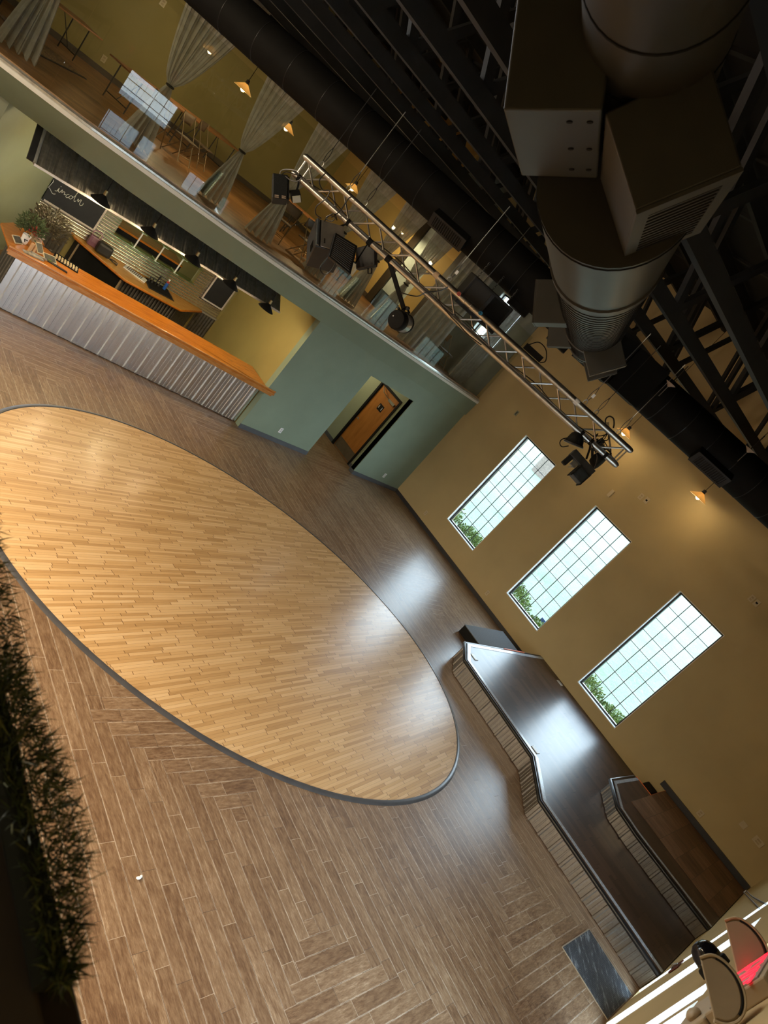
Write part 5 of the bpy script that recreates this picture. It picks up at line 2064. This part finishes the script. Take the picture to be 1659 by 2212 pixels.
c, u, v, n = aimed((1292, 995), 10.1, -f_ * 0.5 + d_ * 0.7 + r_ * 0.4)
t = thing('wash_light', 'black round wash light tilted outward at the right end of the truss', 'stage light', c)
ax = (r_ * 0.55 + d_ * 0.7 - f_ * 0.3).normalized()
mb = MB()
mb.lathe([(0.03, -0.10), (0.09, -0.08), (0.115, -0.02), (0.12, 0.05), (0.105, 0.055)], c, ax, 22)
mb.build('wash_case', M['black'], t, W=True, smooth=True)
for q in (-1, 1):
    mb = MB()
    mb.box(c - d_ * 0.09 + r_ * 0.05 * q - r_ * 0.03, (0.035, 0.02, 0.18), r_, -d_ + r_ * 0.3 * q)
    mb.build('yoke_arm', M['charcoal'], t, W=True)
clamp_to(t, c - d_ * 0.14, s_of(c))

c = onf((1297, 955), 10.12)
t = thing('gear_bundle', 'tangle of black clamps and coiled leads inside the right end of the truss', 'cable bundle', c)
R = random.Random(11)
mb = MB()
for i in range(9):
    q = c + V((R.uniform(-.12, .12), R.uniform(-.12, .12), R.uniform(-.10, .10)))
    mb.tube(smoothpath([q, q + V((R.uniform(-.1, .1), R.uniform(-.1, .1), .08)), q + V((R.uniform(-.15, .15), R.uniform(-.1, .1), 0)), q + V((R.uniform(-.1, .1), R.uniform(-.1, .1), -.08))], 4), 0.007, 6)
mb.build('coiled_lead', M['black'], t, W=True, smooth=True)['kind'] = 'stuff'
mb = MB()
mb.lathe([(0.045, -0.03), (0.06, -0.03), (0.06, 0.03), (0.045, 0.03)], c, ACROSS, 14, closed=True)
mb.build('coil_ring', M['charcoal'], t, W=True)

c = onf((1317, 912), 10.15)
t = thing('ring_hook', 'dark open ring with a cream fleck standing above the right end of the truss', 'hook', c)
mb = MB()
mb.tube(smoothpath([c - r_ * 0.06 - d_ * -0.02, c - r_ * 0.05 - d_ * 0.05, c - d_ * 0.08, c + r_ * 0.05 - d_ * 0.05, c + r_ * 0.06 + d_ * 0.02, c + r_ * 0.05 + d_ * 0.08], 5), 0.010, 6)
mb.build('ring', M['charcoal'], t, W=True, smooth=True)
mb = MB()
mb.box(c - r_ * 0.03 + d_ * 0.03, (0.04, 0.06, 0.03), r_, -f_)
mb.build('cream_fleck', M['plate'], t, W=True)

c = onf((1152, 762), 10.2)
t = thing('power_box', 'flat black power box with a looped lead on top of the truss', 'power box', c)
mb = MB()
mb.box(c, (0.30, 0.10, 0.09), ACROSS, UP)
mb.build('box_case', M['black'], t, W=True, bevel=0.006)
mb = MB()
mb.tube(smoothpath([c - ACROSS * 0.12 + UP * 0.04, c - ACROSS * 0.04 + UP * 0.15, c + ACROSS * 0.10 + UP * 0.14, c + ACROSS * 0.20 + UP * 0.03, c + ACROSS * 0.16 - UP * 0.04], 5), 0.008, 6)
mb.build('looped_lead', M['black'], t, W=True, smooth=True)

# speaker
c = onf((1042, 652), 10.42) - UP * 0.02
t = thing('speaker', 'big black speaker hanging on chains behind the truss under the black duct', 'speaker', c)
sx, sn = (ACROSS * 0.93 + FW * 0.36).normalized(), (FW * -0.93 + ACROSS * 0.36).normalized()
hz = 0.22
mb = MB()
poly = [(-0.36, -0.20), (0.36, -0.20), (0.44, 0.10), (0.26, 0.22), (-0.26, 0.22), (-0.40, 0.0)]
mb.ext(poly, c - UP * hz, sx, -sn, UP * (2 * hz))
mb.build('speaker_cabinet', plain('speaker_black', (0.010, 0.010, 0.010), 0.6, vary=0.3), t, W=True, bevel=0.015)
mb = MB()
mb.box(c + sn * 0.204 - sx * 0.17, (0.30, 0.012, 0.36), sx, UP)
mb.build('brown_grille', plain('dark_brown_grille', (0.026, 0.021, 0.014), 0.6), t, W=True)
mb = MB()
mb.box(c + sn * 0.204 + sx * 0.17, (0.30, 0.012, 0.36), sx, UP)
mb.build('black_grille', M['black'], t, W=True)
mb = MB()
mb.box(c + sn * 0.21, (0.05, 0.02, 0.36), sx, UP)
mb.build('grey_divider', M['charcoal'], t, W=True)
for q in (-0.28, 0.0, 0.28):
    mb = MB()
    for k in range(8):
        z = hz + 0.0 + 0.015 + k * 0.030
        o_ = c + sx * q + UP * z
        e_ = sx if k % 2 else sn
        mb.tube([o_ + e_ * 0.010 - UP * 0.016, o_ + e_ * 0.010 + UP * 0.016, o_ - e_ * 0.010 + UP * 0.016, o_ - e_ * 0.010 - UP * 0.016, o_ + e_ * 0.010 - UP * 0.016], 0.004, 4)
    mb.build('chain', M['charcoal'], t, W=True)['kind'] = 'stuff'

# leads along the truss
R = random.Random(21)


def lead(name, pts, lab, r=0.008, cat='cable'):
    mb = MB()
    mb.tube(smoothpath(pts, 6), r, 6)
    o = mb.build(name, M['blackgloss'], None, smooth=True)
    tag(o, lab, cat, None)


lead('power_cable', [tp(s, 0.13 + 0.05 * math.sin(s * 3), ZB + 0.05 + 0.03 * math.sin(s * 5)) for s in [S0 + 0.2 + 0.35 * i for i in range(17)]], 'long black lead lying inside the truss along its bottom')
lead('power_cable', [onf(p, 9.85) for p in ((705, 372), (690, 390), (697, 410), (712, 412), (703, 430), (684, 445), (682, 462), (694, 472))], 'black lead looping from the left truss end down to the projector')
lead('power_cable', [onf(p, 9.55) for p in ((708, 556), (700, 565), (692, 578), (696, 590), (706, 592), (718, 580), (726, 566))], 'black cable loop hanging below the finned panel in front of the projector')
lead('power_cable', [onf(p, 9.9) for p in ((604, 384), (612, 374), (622, 372), (640, 378), (652, 384), (640, 392), (626, 388), (616, 380))], 'thin black leads bunched above the small floodlight')
lead('power_cable', [onf(p, 9.88) for p in ((716, 470), (735, 455), (752, 430), (760, 425))], 'black lead crossing the truss up from the projector to the top chord')
lead('power_cable', [onf(p, 9.88) for p in ((865, 632), (900, 640), (920, 632), (950, 628), (968, 620))], 'black lead taped along a brace above the round can light')
lead('power_cable', [onf(p, 9.88) for p in ((940, 640), (958, 665), (975, 685), (990, 700), (1010, 722), (1040, 745))], 'black lead sagging along the lower chord left of the truss joint')
lead('power_cable', [onf(p, 9.86) for p in ((1266, 944), (1276, 955), (1283, 970), (1290, 985), (1288, 1000), (1284, 1012))], 'black lead dropping past the right end of the truss to the wash light')
lead('power_cable', [onf(p, 9.86) for p in ((700, 478), (712, 466), (724, 470), (716, 478), (704, 470), (722, 462), (728, 476))], 'knot of black leads on top of the projector')

# ================================================================== DUCTS
M['ductgrey'] = plain('dark_grey_duct_paint', (0.027, 0.026, 0.022), 0.45, metal=0.15, vary=0.12, scale=4)
M['ductpale'] = plain('grey_vent_paint', (0.042, 0.041, 0.034), 0.5, metal=0.1, vary=0.10, scale=6)
M['ductblack'] = plain('black_duct_paint', (0.007, 0.007, 0.007), 0.7, vary=0.2, scale=3, spec=0.12)
DU = V((0.86725, 0.49787, 0))
DL = V((-0.49787, 0.86725, 0))
DZ = 5.88
DP = V((5.53, 3.714, DZ))
DRAD = 0.31
CROSS_D, CZ = 10.8, 5.93
tend = (CROSS_D - DP.dot(FW)) / DU.dot(FW) - 0.28
du = thing('main_duct', 'big round grey ventilation duct running overhead to the long black cross duct', 'duct', DP)
mb = MB()
mb.tube([DP + DU * s for s in (-3.66, -2.0, tend)], DRAD, 40)
mb.build('duct_pipe', M['ductgrey'], du, W=True, smooth=True)
seams = [-3.62] + [-2.12 + 0.135 * i for i in range(int((tend + 2.0) / 0.135))]
for s in seams:
    mb = MB()
    q = DP + DU * s
    mb.lathe([(DRAD - 0.002, -0.007), (DRAD + 0.0045, -0.004), (DRAD + 0.0045, 0.004), (DRAD - 0.002, 0.007)], q, DU, 40)
    mb.build('seam_ring', M['ductblack'], du, W=True, smooth=True)
for s in (-2.28, 1.3, 3.0):
    mb = MB()
    mb.lathe([(DRAD, -0.03), (DRAD + 0.012, -0.025), (DRAD + 0.012, 0.15), (DRAD, 0.155)], DP + DU * s, DU, 40)
    mb.build('coupling_collar', M['ductgrey'], du, W=True, smooth=True)


def vent(name, lab, c, out, along, size, mat, slots=12, parent=None, grille=None):
    """box outlet with a slotted face at its OUT end"""
    out, along = V(out).normalized(), V(along).normalized()
    t = parent or thing(name, lab, 'vent', c, 0, 'box outlets on the ducts')
    k = MB()
    k.box(c, (size[0], size[1], size[2]), along, out)
    bx = k.build('vent_box' if parent else 'outlet_box', mat, t, W=True, bevel=0.006)
    e = out.cross(along).normalized()
    k = MB()
    f = c + out * (size[2] / 2 + 0.006)
    a, b_ = size[0] / 2, size[1] / 2
    for q, sz in ((e * (b_ * 0.86), (size[0], size[1] * 0.14, 0.012)), (-e * (b_ * 0.86), (size[0], size[1] * 0.14, 0.012)),
                  (along * (a * 0.9), (size[0] * 0.1, size[1] * 0.72, 0.012)), (-along * (a * 0.9), (size[0] * 0.1, size[1] * 0.72, 0.012))):
        k.box(f + q, sz, along, out)
    k.build('grille_frame', M['ductpale'] if mat != M['ductblack'] else M['charcoal'], t, W=True)
    k = MB()
    k.box(c + out * (size[2] / 2 + 0.0015), (size[0] * 0.8, size[1] * 0.72, 0.003), along, out)
    k.build('dark_opening', M['black'], t, W=True)
    for i in range(slots):
        k = MB()
        k.box(f + along * (size[0] * 0.8 * ((i + 0.5) / slots - 0.5)), (size[0] * 0.8 / slots * 0.38, size[1] * 0.72, 0.010), along, out)
        k.build('louvre', grille or M['charcoal'], t, W=True)
    return t


down = -UP
# narrower pipe that feeds it, nearest the viewer
P2 = V((1.890, 1.773, 6.121))
mb = MB()
mb.tube([P2 + DU * s for s in (-2.2, -0.4, 0.85)], 0.215, 40)
mb.build('near_pipe', M['ductgrey'], du, W=True, smooth=True)
for s in (-0.95, -0.45, -0.13, 0.17):
    mb = MB()
    mb.lathe([(0.213, -0.008), (0.2185, -0.004), (0.2185, 0.004), (0.213, 0.008)], P2 + DU * s, DU, 40)
    mb.build('seam_ring', M['ductblack'], du, W=True, smooth=True)


def skew_box(s, off, sh, wd, ln, th, depth):
    """box on the duct line: outer face OFF from the axis, tilted TH below the horizontal"""
    o_ = (-DL * math.cos(th) - UP * math.sin(th)).normalized()
    a_ = DU.cross(o_)
    if a_.z < 0:
        a_ = -a_
    c_ = DP + DU * (s + ln / 2) + o_ * (off - depth / 2) + a_ * sh
    return c_, o_, DU, (ln, wd, depth)


c_, o_, al, sz = skew_box(-4.36, 0.0, -0.227, 0.284, 0.648, 0.952, 0.46)
t = thing('duct_vent', 'nearest large pale box outlet on the left flank of the big grey duct', 'vent', c_, 0, 'box outlets on the ducts')
mb = MB()
mb.box(c_, sz, al, o_)
mb.build('outlet_box', M['ductpale'], t, W=True, bevel=0.006)
for q in (0.11, 0.05):
    for k in (-0.24, 0.0, 0.22):
        a_ = o_.cross(al).normalized()
        if a_.z < 0:
            a_ = -a_
        mb = MB()
        mb.lathe([(0.010, 0.0), (0.009, 0.004)], c_ + o_ * sz[2] / 2 + a_ * q + DU * k, o_, 8)
        mb.build('screw_head', M['black'], t, W=True)
c_, o_, al, sz = skew_box(-4.298, 0.25, 0.089, 0.301, 0.784, 0.502, 0.30)
vent('duct_vent', 'nearest box outlet with a wide slotted grille on the right flank of the big grey duct', c_, o_, DU, sz, M['ductpale'], 14)
for s, sz, lab in ((-0.10, 0.34, 'second box outlet on the left flank of the big grey duct'),
                   (2.55, 0.30, 'farthest box outlet on the left flank of the big grey duct')):
    o_ = (DL * 0.78 - UP * 0.62)
    vent('duct_vent', lab, DP + DU * s + o_ * (DRAD + 0.07), o_, DU, (sz, 0.36, 0.30), M['ductpale'], 10)
for s, sz, lab in ((1.35, 0.34, 'second grilled box outlet on the right flank of the big grey duct'),
                   (3.4, 0.30, 'farthest grilled box outlet on the right flank of the big grey duct')):
    o_ = (DL * -0.84 - UP * 0.54)
    vent('duct_vent', lab, DP + DU * s + o_ * (DRAD + 0.06), o_, DU, (sz, 0.38, 0.28), M['ductpale'], 12)

cd = thing('cross_duct', 'long round black duct crossing the hall in front of the mezzanine', 'duct', FW * CROSS_D + UP * CZ)


def cp(s, o_=0.0, z=CZ):
    return FW * (CROSS_D + o_) + ACROSS * s + UP * z


mb = MB()
mb.tube([cp(-8.3), cp(-3.0), cp(0.55)], 0.31, 36)
mb.build('left_pipe', M['ductblack'], cd, W=True, smooth=True)
mb = MB()
mb.tube([cp(1.62), cp(3.0), cp(6.6)], 0.315, 36)
mb.build('right_pipe', M['ductblack'], cd, W=True, smooth=True)
for a, b_, hh in ((0.50, 1.10, 0.36), (1.10, 1.64, 0.33)):
    mb = MB()
    mb.box(cp((a + b_) / 2), (b_ - a - 0.01, 2 * hh, 2 * hh - 0.03), ACROSS, UP)
    mb.build('square_plenum', M['ductblack'], cd, W=True, bevel=0.006)
for s in [1.9 + 0.42 * i for i in range(11)] + [-7.6 + 0.62 * i for i in range(13)]:
    mb = MB()
    rr = 0.316 if s > 0 else 0.311
    mb.lathe([(rr - 0.002, -0.006), (rr + 0.004, -0.003), (rr + 0.004, 0.003), (rr - 0.002, 0.006)], cp(s), ACROSS, 36)
    mb.build('seam_ring', M['charcoal'], cd, W=True, smooth=True)
for s, lab in ((-1.97, 'black slotted outlet on the cross duct above the right curtains'), (2.97, 'black slotted outlet on the cross duct above the tan window wall')):
    o_ = (-FW * 0.78 - UP * 0.62)
    vent('duct_vent', lab, cp(s) + o_ * 0.34, o_, ACROSS, (0.60, 0.22, 0.16), M['ductblack'], 14)
for s, lab in ((-0.55, 'plain black outlet box under the cross duct left of the big duct joint'), (0.22, 'plain black outlet box under the cross duct at the big duct joint')):
    o_ = (-UP)
    vent('duct_vent', lab, cp(s, 0.1) + o_ * 0.33, o_, ACROSS, (0.34, 0.26, 0.14), M['ductblack'], 6)

# ================================================================== ROOF
web = None
proto = None
for k, y in enumerate([0.47 + 1.2 * i for i in range(17)]):
    if proto is None:
        t = thing('roof_truss', 'black roof truss spanning the hall under the dark roof deck', 'roof truss', (0, y, 6.4), 0, 'black roof trusses')
        mb = MB()
        mb.b2((-4.2, -0.045, 0.0), (XW - 0.01, 0.045, 0.15))
        mb.build('bottom_chord', M['blackroof'], t)
        mb = MB()
        mb.b2((-4.2, -0.045, 1.88), (XW - 0.01, 0.045, 2.05))
        mb.build('top_chord', M['blackroof'], t)
        for i in range(14):
            mb = MB()
            a = (-3.9 + 1.38 * i, 0, 0.12 if i % 2 == 0 else 1.92)
            b_ = (-3.9 + 1.38 * (i + 1), 0, 1.92 if i % 2 == 0 else 0.12)
            mb.box((V(a) + V(b_)) / 2, (0.06, 0.10, (V(b_) - V(a)).length), (0, 1, 0), V(b_) - V(a))
            mb.build('web_member', M['blackroof'], t)
        proto = t
    else:
        dup(proto, (0, y, 6.4))
# purlins along the hall
for i in range(9):
    x = 1.0 + 1.75 * i
    mb = MB()
    mb.b2((x - 0.04, -0.85, 8.46), (x + 0.04, 23.9, 8.5))
    o = mb.build('roof_purlin', M['blackroof'])
    tag(o, 'black purlin under the dark roof deck', 'purlin', 'black purlins')
# sprinkler caps
for p, z, lab in (((1443, 835), 6.05, 'small white sprinkler cap on a thin rod beside the plenum of the black duct'), ((1614, 977), 6.05, 'small white sprinkler cap on a thin rod at the right under the roof')):
    q = onf(p, 9.9)
    t = thing('sprinkler_cap', lab, 'sprinkler', q)
    mb = MB()
    mb.lathe([(0.012, 0.0), (0.03, 0.02), (0.075, 0.05), (0.07, 0.053), (0.02, 0.035)], (0, 0, 0), UP, 18)
    mb.build('white_cone', plain('dusty_white_cap', (0.30, 0.24, 0.20), 0.6), t, smooth=True)
    mb = MB()
    mb.tube([(0, 0, -0.16), (0, 0, 0.01)], 0.006, 6)
    mb.build('thin_rod', M['steel'], t)
    mb = MB()
    mb.tube([(0, 0, 0.04), (0, 0, 6.4 - q.z)], 0.008, 6)
    mb.build('supply_pipe', M['blackroof'], t)

# ================================================================== NEAR WALL DETAILS
wc = ony((1549, 2096), FY1)
t = thing('dome_camera', 'black dome security camera on the tan wall by the white door reveals', 'camera', (wc.x, FY1, wc.z))
mb = MB()
mb.lathe([(0.150, 0.0), (0.150, 0.06), (0.143, 0.075), (0.120, 0.085)], (0, 0, 0), (0, 1, 0), 28)
mb.build('camera_base', M['black'], t, smooth=True)
mb = MB()
mb.lathe([(0.125, 0.08), (0.128, 0.11), (0.120, 0.17), (0.095, 0.22), (0.055, 0.25), (0.001, 0.26)], (0, 0, 0), (0, 1, 0), 28)
mb.build('dark_dome', plain('smoked_dome', (0.006, 0.006, 0.009), 0.06), t, smooth=True)

q = ony((1462, 2090), FY1)
t = thing('door_latch', 'dark red-brown latch plate on the white reveal edge near the stage end', 'latch', (q.x, FY1, q.z))
mb = MB()
mb.box((0, 0.012, 0), (0.30, 0.02, 0.16))
mb.build('latch_plate', plain('dark_red_metal', (0.10, 0.018, 0.012), 0.35, metal=0.3), t, bevel=0.01)
mb = MB()
mb.tube([(-0.05, 0.03, 0.06), (-0.05, 0.05, 0.0), (-0.05, 0.03, -0.05)], 0.012, 6)
mb.build('latch_loop', M['steel'], t)

# chrome grab bar above the riser
a, b_ = ony((1607, 1928), FY1 + 0.10), ony((1640, 1962), FY1)
gb = thing('grab_bar', 'thin chrome grab bar reaching over the tiled riser at the near corner', 'grab bar', (a.x, FY1, a.z))
for q in (0.0, 0.05):
    mb = MB()
    mb.tube(smoothpath([V((b_.x, FY1, b_.z + q * 2)), V(((a.x + b_.x) / 2, FY1 + 0.06, (a.z + b_.z) / 2 + q)), V((a.x, FY1 + 0.10, a.z + q))], 4), 0.012, 8)
    mb.build('bar_rod', M['steel'], gb, W=True, smooth=True)
mb = MB()
mb.tube([V((a.x, FY1 + 0.10, a.z)), V((a.x, FY1 + 0.10, a.z + 0.05))], 0.013, 8)
mb.build('bar_end', M['steel'], gb, W=True)

# pier that carries the exit sign
mb = MB()
mb.b2((1.6, FY1 + 0.002, 0), (3.45, -0.40, 8.4))
struct('wall_pier', mb, M['tan'])
PYF = -0.40
ex = thing('exit_sign', 'tan exit sign with glowing red letters and two round emergency lamp heads', 'exit sign', (2.95, PYF, 4.2))
case = plain('beige_sign_plastic', (0.40, 0.32, 0.20), 0.45, vary=0.06)
c0 = ony((1600, 2105), -0.33)
EX, EZ = c0.x, c0.z
mb = MB()
mb.b2((EX - 0.19, PYF, EZ - 0.13), (EX + 0.19, PYF + 0.055, EZ + 0.13))
mb.build('sign_case', case, ex, W=True, bevel=0.006)
mb = MB()
mb.b2((EX - 0.175, PYF + 0.055, EZ - 0.105), (EX + 0.175, PYF + 0.060, EZ + 0.105))
mb.build('sign_face', plain('grey_sign_face', (0.30, 0.28, 0.25), 0.35), ex, W=True)
redg = glow('red_exit_letters', (1.0, 0.03, 0.06), 1.3)
LET = {'E': [((0, 0), (0, 1)), ((0, 1), (0.6, 1)), ((0, .5), (.5, .5)), ((0, 0), (.6, 0))],
       'X': [((0, 0), (.65, 1)), ((0, 1), (.65, 0))],
       'I': [((0.1, 0), (0.1, 1))],
       'T': [((0, 1), (.7, 1)), ((.35, 0), (.35, 1))]}
# seen from the hall (viewer faces -y) the word runs towards -x
xw = EX + 0.150
for ch, wd in (('E', 0.075), ('X', 0.085), ('I', 0.035), ('T', 0.08)):
    mb = MB()
    hh = 0.15
    for (a, b1), (c_, d_2) in LET[ch]:
        p0 = V((xw - a * wd / 0.7, PYF + 0.062, EZ - hh / 2 + b1 * hh))
        p1_ = V((xw - c_ * wd / 0.7, PYF + 0.062, EZ - hh / 2 + d_2 * hh))
        dv_ = (p1_ - p0)
        mb.box((p0 + p1_) / 2, (dv_.length + 0.014, 0.016, 0.004), dv_, (0, 1, 0))
    mb.build('red_letter', redg, ex, W=True)
    xw -= wd + 0.022
lens_m = plain('frosted_lamp_lens', (0.30, 0.24, 0.16), 0.25)
for p in ((1553, 2133), (1606, 2050)):
    hc = ony(p, -0.29)
    nn_ = (EYE - hc).normalized()
    uu_ = (r_ - nn_ * r_.dot(nn_)).normalized()
    vv_ = nn_.cross(uu_)
    if vv_.dot(d_) < 0:
        vv_ = -vv_
    dist = (EYE - hc).length
    k_ = dist / FPX
    half = [(-20, -42), (0, -46), (18, -36), (32, -16), (37, 6), (33, 28), (20, 44), (2, 50), (-18, 46)]
    lens = smoothpath([(a, b_, 0) for a, b_ in half], 4)
    lens = [(q.x * k_, q.y * k_) for q in lens]
    mb = MB()
    mb.ext(lens, hc - nn_ * 0.05, uu_, vv_, nn_ * 0.05)
    mb.build('lamp_head', case, ex, W=True, bevel=0.004)
    mb = MB()
    inn = [(a * 0.86 - 1.0 * k_, b_ * 0.90) for a, b_ in lens]
    mb.ext(inn, hc, uu_, vv_, nn_ * 0.006)
    mb.build('lamp_lens', lens_m, ex, W=True, bevel=0.002)
    mb = MB()
    mb.tube([hc + uu_ * a + vv_ * b_ + nn_ * 0.004 for a, b_ in lens], 0.005, 6)
    mb.build('lamp_rim', case, ex, W=True, smooth=True)
    mb = MB()
    arc = [(a * 0.90, b_ * 0.92) for a, b_ in lens[5:24]]
    mb.tube([hc + uu_ * a + vv_ * b_ + nn_ * 0.006 for a, b_ in arc], 0.0035, 6)
    mb.build('dark_slot', M['black'], ex, W=True, smooth=True)
    mb = MB()
    mb.tube([hc - nn_ * 0.04 + vv_ * 0.05, V((hc.x + 0.01, PYF + 0.03, hc.z - 0.08))], 0.018, 10)
    mb.build('lamp_arm', case, ex, W=True)
mb = MB()
mb.sphere((EX - 0.10, PYF + 0.06, EZ - 0.20), 0.03, 12, (1, 0.7, 1)).sphere((EX - 0.12, PYF + 0.045, EZ - 0.26), 0.018, 10, (1, 0.7, 1))
mb.build('test_button', case, ex, W=True, smooth=True)
mb = MB()
mb.b2((EX - 0.20, PYF, EZ - 0.30), (EX + 0.20, PYF + 0.05, EZ - 0.135))
mb.build('battery_case', case, ex, W=True, bevel=0.008)

# ================================================================== BALCONY RAIL WITH GREENERY
mb = MB()
mb.b2((-4.2, -0.70, 3.20), (0.36, 12.4, 3.35))
struct('floor_balcony', mb, M['charcoal'])
rl = thing('balcony_rail', 'dark out-of-focus balcony rail at the lower left, close to the viewer', 'railing', (0.48, 0.5, 3.35))
railm = plain('dark_brown_rail', (0.045, 0.034, 0.022), 0.5, vary=0.12)
mb = MB()
mb.b2((0.40, -0.69, 4.20), (0.575, 6.0, 4.30))
mb.build('rail_board', railm, rl, W=True, bevel=0.006)
mb = MB()
mb.b2((0.38, -0.69, 4.30), (0.520, 6.0, 4.315))
mb.build('rail_cap', plain('lighter_brown_cap', (0.075, 0.058, 0.040), 0.5), rl, W=True)  # cap board in a lighter brown than the rail
for y in (-0.6, 1.6, 3.8, 5.9):
    mb = MB()
    mb.b2((0.43, y - 0.04, 3.35), (0.52, y + 0.04, 4.20))
    mb.build('rail_post', railm, rl, W=True)

R = random.Random(77)
gar = thing('grass_garland', 'dark green artificial grass garland draped along the dark balcony rail', 'garland', (0.53, 0.8, 4.31))
mb = MB()
mb2 = MB()
prof_y = [(0.27, 0.015), (0.33, 0.045), (0.42, 0.075), (0.52, 0.070), (0.60, 0.058), (0.72, 0.055), (0.85, 0.065), (1.0, 0.07), (1.4, 0.07)]


def prad(y):
    for (a, b_), (c_, d_2) in zip(prof_y, prof_y[1:]):
        if a <= y <= c_:
            return b_ + (d_2 - b_) * (y - a) / (c_ - a)
    return prof_y[-1][1]


def blade(k, p, d, L, w_):
    s = d.cross(V((R.uniform(-1, 1), R.uniform(-1, 1), R.uniform(-1, 1)))).normalized()
    bend = V((R.uniform(-1, 1), R.uniform(-1, 1), R.uniform(-1, 0.3))) * L * 0.18
    k.add([p - s * w_, p + s * w_, p + d * L * 0.6 + s * w_ * 0.7 + bend * 0.5, p + d * L + bend, p + d * L * 0.6 - s * w_ * 0.7 + bend * 0.5], [(0, 1, 2, 3, 4)])


for i in range(5200):
    y = R.uniform(0.27, 1.35) if i % 3 else R.uniform(0.27, 0.75)
    rad = prad(y)
    a = R.uniform(-0.5 * PI, 0.75 * PI)
    rr = rad * math.sqrt(R.random())
    p = V((0.535 + math.cos(a) * rr * 0.85, y, 4.335 + math.sin(a) * rr * 0.8))
    d = V((math.cos(a) * 0.8 + R.uniform(-0.4, 0.4), R.uniform(-0.7, 0.7), math.sin(a) * 0.8 + R.uniform(-0.5, 0.5))).normalized()
    blade(mb if R.random() < 0.72 else mb2, p, d, R.uniform(0.018, 0.040), 0.0011)
mb.build('dark_blades', plain('dark_green_blade', (0.045, 0.070, 0.018), 0.55, vary=0.5, scale=50), gar, W=True)
mb2.build('yellow_blades', plain('yellow_green_blade', (0.16, 0.17, 0.04), 0.5, vary=0.4, scale=50), gar, W=True)
mb = MB()
mb.tube([(0.53, y, 4.33) for y in (0.28, 0.6, 0.9, 1.38)], 0.022, 8)
mb.build('core_strand', plain('dark_green_core', (0.010, 0.014, 0.006), 0.8), gar, W=True)

# ================================================================== OUTDOORS
def shrub(c, rx, ry, rz_, n, seed, lab):
    t = thing('shrub', lab, 'shrub', c, 0, 'shrubs under the windows')
    RR = random.Random(seed)
    k = MB()
    for i in range(n):
        v_ = V((RR.gauss(0, 1), RR.gauss(0, 1), RR.gauss(0, 1))).normalized()
        rr = RR.uniform(0.55, 1.0)
        p = V((v_.x * rx * rr, v_.y * ry * rr, rz_ + v_.z * rz_ * rr))
        if p.z < 0.02:
            continue
        d = (v_ + V((RR.uniform(-.8, .8), RR.uniform(-.8, .8), RR.uniform(-.4, .8)))).normalized()
        s = d.cross(V((RR.uniform(-1, 1), RR.uniform(-1, 1), RR.uniform(-1, 1)))).normalized()
        L = RR.uniform(0.05, 0.10)
        k.add([p, p + d * L * .5 + s * L * .24, p + d * L, p + d * L * .5 - s * L * .24], [(0, 1, 2, 3)])
    k.build('foliage', M['leaf'], t)
    k = MB()
    for i in range(6):
        a = i * 1.05
        k.tube([(0, 0, -0.05), (math.cos(a) * rx * .3, math.sin(a) * ry * .3, rz_), (math.cos(a) * rx * .6, math.sin(a) * ry * .6, rz_ * 1.5)], 0.015, 5)
    k.build('stem', M['bark'], t)


M['leaf'] = plain('fresh_shrub_leaf', (0.075, 0.125, 0.022), 0.6, vary=0.55, scale=9)
M['bark'] = plain('grey_brown_bark', (0.12, 0.095, 0.075), 0.9, vary=0.3, scale=12)
for i, (x, y, rx, ry, rz_, lab) in enumerate((
        (16.75, 10.55, 0.65, 0.75, 0.62, 'yellow-green shrub outside the farthest window, filling its lower left corner'),
        (17.0, 9.35, 0.55, 0.60, 0.48, 'green shrub outside the farthest window, right of its neighbour'),
        (16.8, 7.25, 0.60, 0.75, 0.52, 'yellow-green shrub outside the middle window at its lower left'),
        (17.1, 6.2, 0.55, 0.55, 0.36, 'low shrub outside the middle window at its lower edge'),
        (16.8, 4.35, 0.55, 0.70, 0.50, 'leafy shrub outside the nearest window at its lower left'),
        (17.0, 3.3, 0.55, 0.60, 0.42, 'leafy shrub outside the nearest window at its lower right'))):
    shrub((x, y, -0.22), rx, ry, rz_, 3600, 40 + i, lab)
mb = MB()
tq = onx((1183, 1002), 38.0)
mb.tube([(38, tq.y - 0.3, -0.2), (38, tq.y, 1.6), (38.2, tq.y + 0.2, 5.0), (38.4, tq.y + 0.1, 9.0)], [0.75, 0.50, 0.42, 0.36], 14)
o = mb.build('tree_trunk', M['bark'], smooth=True)
tag(o, 'pale grey tree trunk on the lawn, seen at the top right of the farthest window', 'tree trunk')
sq = onx((1172, 1341), 17.6)
t = thing('lawn_sign', 'tiny blue sign on the lawn at the lower right of the middle window', 'sign', (17.6, sq.y, -0.2))
mb = MB()
mb.box((0, 0, sq.z + 0.2), (0.02, 0.14, 0.12))
mb.build('sign_panel', plain('blue_sign', (0.04, 0.08, 0.30), 0.4), t)
mb = MB()
mb.tube([(0.012, 0, -0.05), (0.012, 0, sq.z + 0.2)], 0.008, 6)
mb.build('sign_stake', M['steel'], t)
